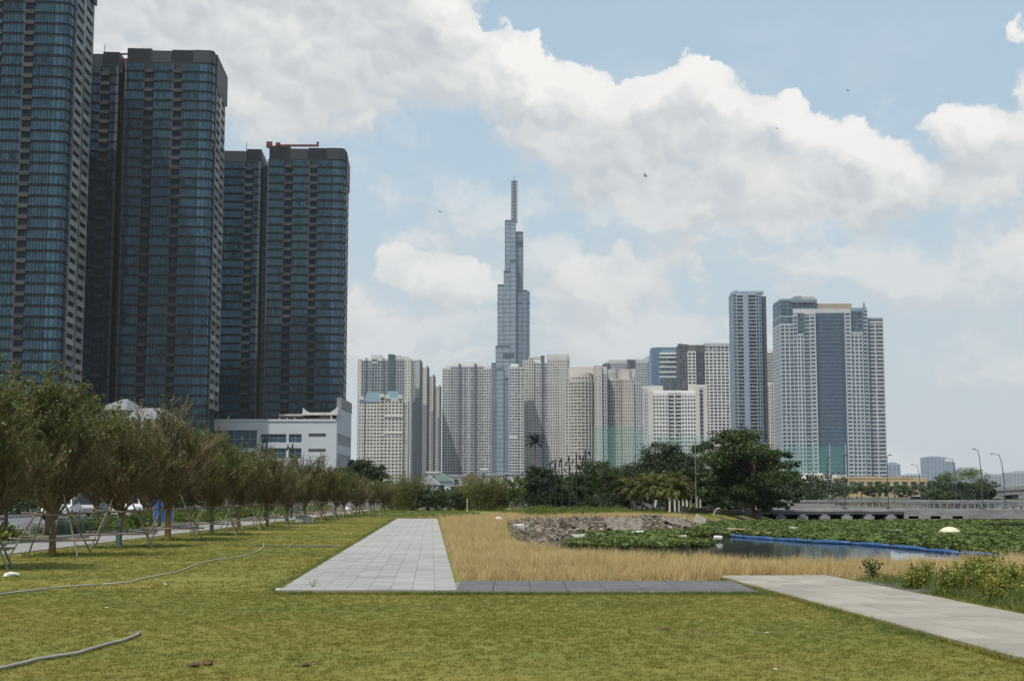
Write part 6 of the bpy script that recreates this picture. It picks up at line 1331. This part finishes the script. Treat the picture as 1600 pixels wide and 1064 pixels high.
# pale dome buoy
g_ = G(1484, 837, WL); o = thing('dome_buoy', 'white dome buoy floating in the green weed', 'buoy', (g_.x, g_.y, WL)); b = MB(); b.ball((0, 0, .02), .62, 16, 10, (1, 1, .75)); b.build('dome', mat('buoy_cream', (.62, .60, .42), .5, var=.12, vs=2), o, smooth=True); MB().tube([(0, 0, -.05), (0, 0, .06)], .66, 16).build('collar', M_lit, o)
# outline of a bright sky reflection by the near bank, not drawn
tagp = [(1392, 868), (1420, 866), (1462, 868), (1480, 873), (1440, 878), (1402, 876)]
# blue boom
M_boom = mat('blue_boom', (.014, .060, .17), .5, col2=(.028, .10, .25), vs=1.5, bump=.3, bs=6)
o = thing('floating_boom', 'long blue floating boom holding back the green weed', 'boom', tuple(BP[0])); r = random.Random(2)
for k in range(len(BP) - 1):
    a, c = BP[k], BP[k+1]; n = 4; pts = [a.lerp(c, .01 + .98 * j / n) + Vector((r.uniform(-.05, .05), r.uniform(-.06, .06), .05 + r.uniform(-.02, .02))) for j in range(n + 1)]; MB().tube(pts, [.075, .095, .10, .095, .075], 8).build('float_segment', M_boom, o, tuple(BP[0]), smooth=True)
# ---- promenade jetty
YJ = 121.0; XL, XR = 20.5, 90.0; XM = P(1412, 800, YJ).x; zd = P(1300, 796.5, YJ).z; M_conc = mat('jetty_concrete', (.27, .265, .25), .85, col2=(.18, .175, .165), vs=.8, bump=.2, bs=12); M_concl = mat('jetty_concrete_pale', (.29, .29, .28), .85, col2=(.17, .167, .16), vs=.7, stretch=(1, 1, 3))
o = thing('jetty', 'grey concrete jetty on square piers along the river', 'jetty', (XL, YJ, WL)); og = (XL, YJ, WL)
MB().box(XL, YJ, zd - .38, XR, YJ + 9, zd).build('deck', M_conc, o, og); MB().box(XL - .02, YJ - .12, zd - .16, XM, YJ + .02, zd + .03).build('deck_edge', M_concl, o, og); MB().box(XM, YJ - .22, zd - .75, XR, YJ + .05, zd + .06).build('fascia_wall', M_concl, o, og)
x = XL + .3
while x < XM + 6: MB().box(x, YJ - .10, -2.0, x + .45, YJ + .7, zd - .385).build('pier', M_concl, o, og); MB().box(x - .2, YJ - .22, WL - .4, x + .65, YJ + .9, WL + .30).build('pier_foot', M_concl, o, og); x += 1.88
MB().box(XL, YJ + 6, -2.1, XR, YJ + 6.5, zd - .4).build('back_wall', mat('jetty_dark', (.05, .048, .045), .9), o, og)
o = thing('promenade_railing', 'pale railing with a long top rail along the jetty', 'railing', (XL, YJ + 8, zd)); og = (XL, YJ + 8, zd); MB().box(XL, YJ + 8, zd + .62, XR, YJ + 8.35, zd + .80).build('top_rail', M_concl, o, og); MB().box(XL, YJ + 8.02, zd, XM - 4, YJ + 8.25, zd + .5).build('parapet_wall', M_conc, o, og); x = XL + .5
while x < XR: MB().box(x, YJ + 8.05, zd, x + .10, YJ + 8.2, zd + .62).build('baluster', M_concl, o, og); x += .62
o = thing('front_railing', 'thin grey bar railing at the water side of the right jetty', 'railing', (XM, YJ + .2, zd)); og = (XM, YJ + .2, zd); x = XM
MB().box(XM, YJ + .2, zd + .55, XR, YJ + .24, zd + .60).build('top_rail', M_galv, o, og)
while x < XR: MB().box(x, YJ + .2, zd, x + .03, YJ + .23, zd + .56).build('bar', M_galv, o, og); x += .34
for i, (px, lb) in enumerate(((1480, 'long reddish planter bench on the jetty left of the tallest lamp'), (1590, 'long reddish planter bench on the jetty at the right edge'))):
    x = P(px, 790, YJ + 4).x; o = thing('planter_bench', lb, 'bench', (x, YJ + 4, zd)); MB().box(-.5, -.2, .22, .5, .2, .32).build('seat', mat('red_wood', (.20, .09, .065), .7, var=.3, vs=3), o)
    for sx in (-.4, .3): MB().box(sx, -.18, 0, sx + .1, .18, .22).build('leg', M_conc, o)
# street lamps along the jetty and the bank road
def street_lamp(label, px, pt, d, zb, arm, lean=0.0, dark=True):
    p = P(px, pt, d); o = thing('street_lamp', label, 'street lamp', (p.x, d, zb), 'riverside street lamps'); h = p.z - zb; m_ = mat('lamp_dark_grey', (.06, .065, .07), .5); MB().tube([(lean * .9 + .0, 0, 0), (lean * .9, 0, h * .55), (lean * .5, 0, h * .85), (0, 0, h)], [.055, .045, .036, .028], 7).build('pole', m_, o); MB().tube([(0, 0, h - .06), (arm, 0, h + .10)], .024, 5).build('arm', m_, o); hd = MB().box(arm - .20, -.07, h + .06, arm + .08, .07, h + .12).build('lamp_head', m_, o); MB().box(arm - .18, -.05, h + .045, arm + .06, .05, h + .058).build('lens', M_lens, hd); MB().box(lean * .9 - .18, -.18, 0, lean * .9 + .18, .18, .14).build('foot', m_, o)
for px, pt, d, arm, ln, lb in ((1318.5, 712, 126, .3, .0, 'slim dark street lamp before the tan building, left of all the jetty lamps'), (1386, 712, 128, .35, .0, 'dark street lamp at the right edge of the broad complex'), (1433, 727, 170, -.55, .35, 'short bent lamp at the right end of the tan building'), (1488, 717, 155, -.6, .35, 'bent lamp before the round green treetop'), (1528, 703, 126, -.3, .25, 'tallest jetty lamp with a short head, right of the round treetop'), (1561, 710, 129, -.6, .42, 'bent lamp farthest right on the jetty'), (1292, 716, 130, .25, .0, 'thin pole lamp before the pale clubhouse')): street_lamp(lb, px, pt, d, zd if d < 134 else -.3, arm, ln)
# flyover
YF = 400; X = lambda px: P(px, 765, YF).x; Z = lambda py: P(1500, py, YF).z; o = thing('flyover', 'grey concrete road flyover on piers at the right edge', 'flyover', (X(1500), YF, 0)); og = (X(1500), YF, 0); DK = [(1440, 775.5), (1480, 771.5), (1520, 768), (1560, 765.5), (1600, 763.5), (1700, 762)]
b = MB(); pr_ = MB()
for (a, pa_), (c, pc_) in zip(DK, DK[1:]):
    xa, xc, za, zc = X(a), X(c), Z(pa_), Z(pc_); i = len(b.v)
    for yy in (YF, YF + 12): b.v += [(xa, yy, za - 1.5), (xc, yy, zc - 1.5), (xc, yy, zc), (xa, yy, za)]
    b.f += [(i,i+1,i+2,i+3),(i+7,i+6,i+5,i+4),(i+3,i+2,i+6,i+7),(i+1,i,i+4,i+5)]
    i = len(pr_.v); pr_.v += [(xa, YF - .3, za - .2), (xc, YF - .3, zc - .2), (xc, YF - .3, zc + .75), (xa, YF - .3, za + .75), (xa, YF + .02, za - .2), (xc, YF + .02, zc - .2), (xc, YF + .02, zc + .75), (xa, YF + .02, za + .75)]; pr_.f += [(i,i+1,i+2,i+3),(i+3,i+2,i+6,i+7),(i+1,i,i+4,i+5)]
b.build('deck', M_conc, o, og); pr_.build('parapet', M_concl, o, og)
for px in (1491, 1590, 1690): MB().box(X(px) - .9, YF + 2, -2, X(px) + .9, YF + 9, Z(771)).build('pier', M_conc, o, og); MB().box(X(px) - 1.8, YF + 1, Z(773), X(px) + 1.8, YF + 10, Z(770)).build('pier_cap', M_conc, o, og)
# birds
M_bird = mat('bird_dark', (.02, .02, .022), .8)
for px, py, d, ax, fl_, lb in ((687, 331, 120, .35, .35, 'small dark bird gliding left of the skyscraper spire'), (1009, 276, 110, 1.1, .9, 'dark bird with raised wings against the central cloud'), (1325, 142, 150, .4, .5, 'small bird high in the blue sky at the upper right'), (1214, 201, 160, .1, .2, 'faint gliding bird before the cloud right of centre')):
    d *= 1.6; p = P(px, py, d); o = thing('bird', lb, 'bird', p, 'birds in the sky', (0, .2, ax)); b = MB(); b.ball((0, 0, 0), .11, 8, 6, (.55, 1.7, .5)); b.ball((0, .21, .02), .05, 6, 4); b.build('body', M_bird, o); b = MB(); b.quad((-.04, -.16, 0), (.04, -.16, 0), (.07, -.32, 0), (-.07, -.32, 0)); b.build('tail', M_bird, o)
    for sg in (-1, 1):
        b = MB(); z1, z2 = .16 * fl_, .34 * fl_ - .06; b.v += [(sg*.04, .10, .02), (sg*.26, .14, z1), (sg*.52, .02, z2), (sg*.24, -.07, z1), (sg*.04, -.08, .02), (sg*.04, .02, .05), (sg*.26, .04, z1 + .03)]; b.f += [(0,1,6,5),(5,6,3,4),(1,2,6),(6,2,3),(0,5,4),(1,0,4,3)]; b.build('wing', M_bird, o)
X, Y = sample(RUB, 1.6, 93); k = vnoise(X, Y, 2.0, 94) > -.05; tag(scatter('rubble_weeds', ground_pts(X[k], Y[k], .0), rank, .8, 2.2, 95), 'green weeds growing through the rubble', 'weeds')
# torn scraps of plastic and timber among the rubble
M_mix = mat('mixed_scraps', (.30, .25, .19), .8, col2=(.10, .08, .06), vs=3, island=.6)
X, Y = sample(RUB, 5, 91); b = MB(); r = random.Random(91)
for x, y in zip(X, Y):
    z = gz(x, y) + r.uniform(.03, .14); a = r.uniform(0, 3.14); l_, w_ = r.uniform(.10, .30), r.uniform(.04, .15); dx, dy = math.cos(a) * l_, math.sin(a) * l_; tz = r.uniform(-.12, .16)
    b.quad((x - dx - dy*w_, y - dy + dx*w_, z - tz), (x - dx + dy*w_, y - dy - dx*w_, z - tz + .03), (x + dx + dy*w_, y + dy - dx*w_, z + tz), (x + dx - dy*w_, y + dy + dx*w_, z + tz + .04))
ob = b.build('scraps', M_mix); md = ob.modifiers.new('thickness', 'SOLIDIFY'); md.thickness = .02; tag(ob, 'scraps of board and plastic strewn over the rubble', 'scraps', kind='stuff')

# ---- the air: even haze round the whole place
hm = bpy.data.materials.new('haze'); hm.use_nodes = True; t = NT(hm.node_tree); t.n.clear(); vo = t.add('ShaderNodeVolumePrincipled'); vo.inputs['Color'].default_value = (.80, .87, .95, 1); vo.inputs['Density'].default_value = HAZE_D; vo.inputs['Anisotropy'].default_value = .2; ou = t.add('ShaderNodeOutputMaterial'); t.l.new(vo.outputs[0], ou.inputs['Volume'])
if HAZE_D > 0: tag(MB().box(-4050, -160, -3.3, 4050, 4450, 520).build('haze', hm), 'thin pale haze filling the air', 'haze', kind='stuff')
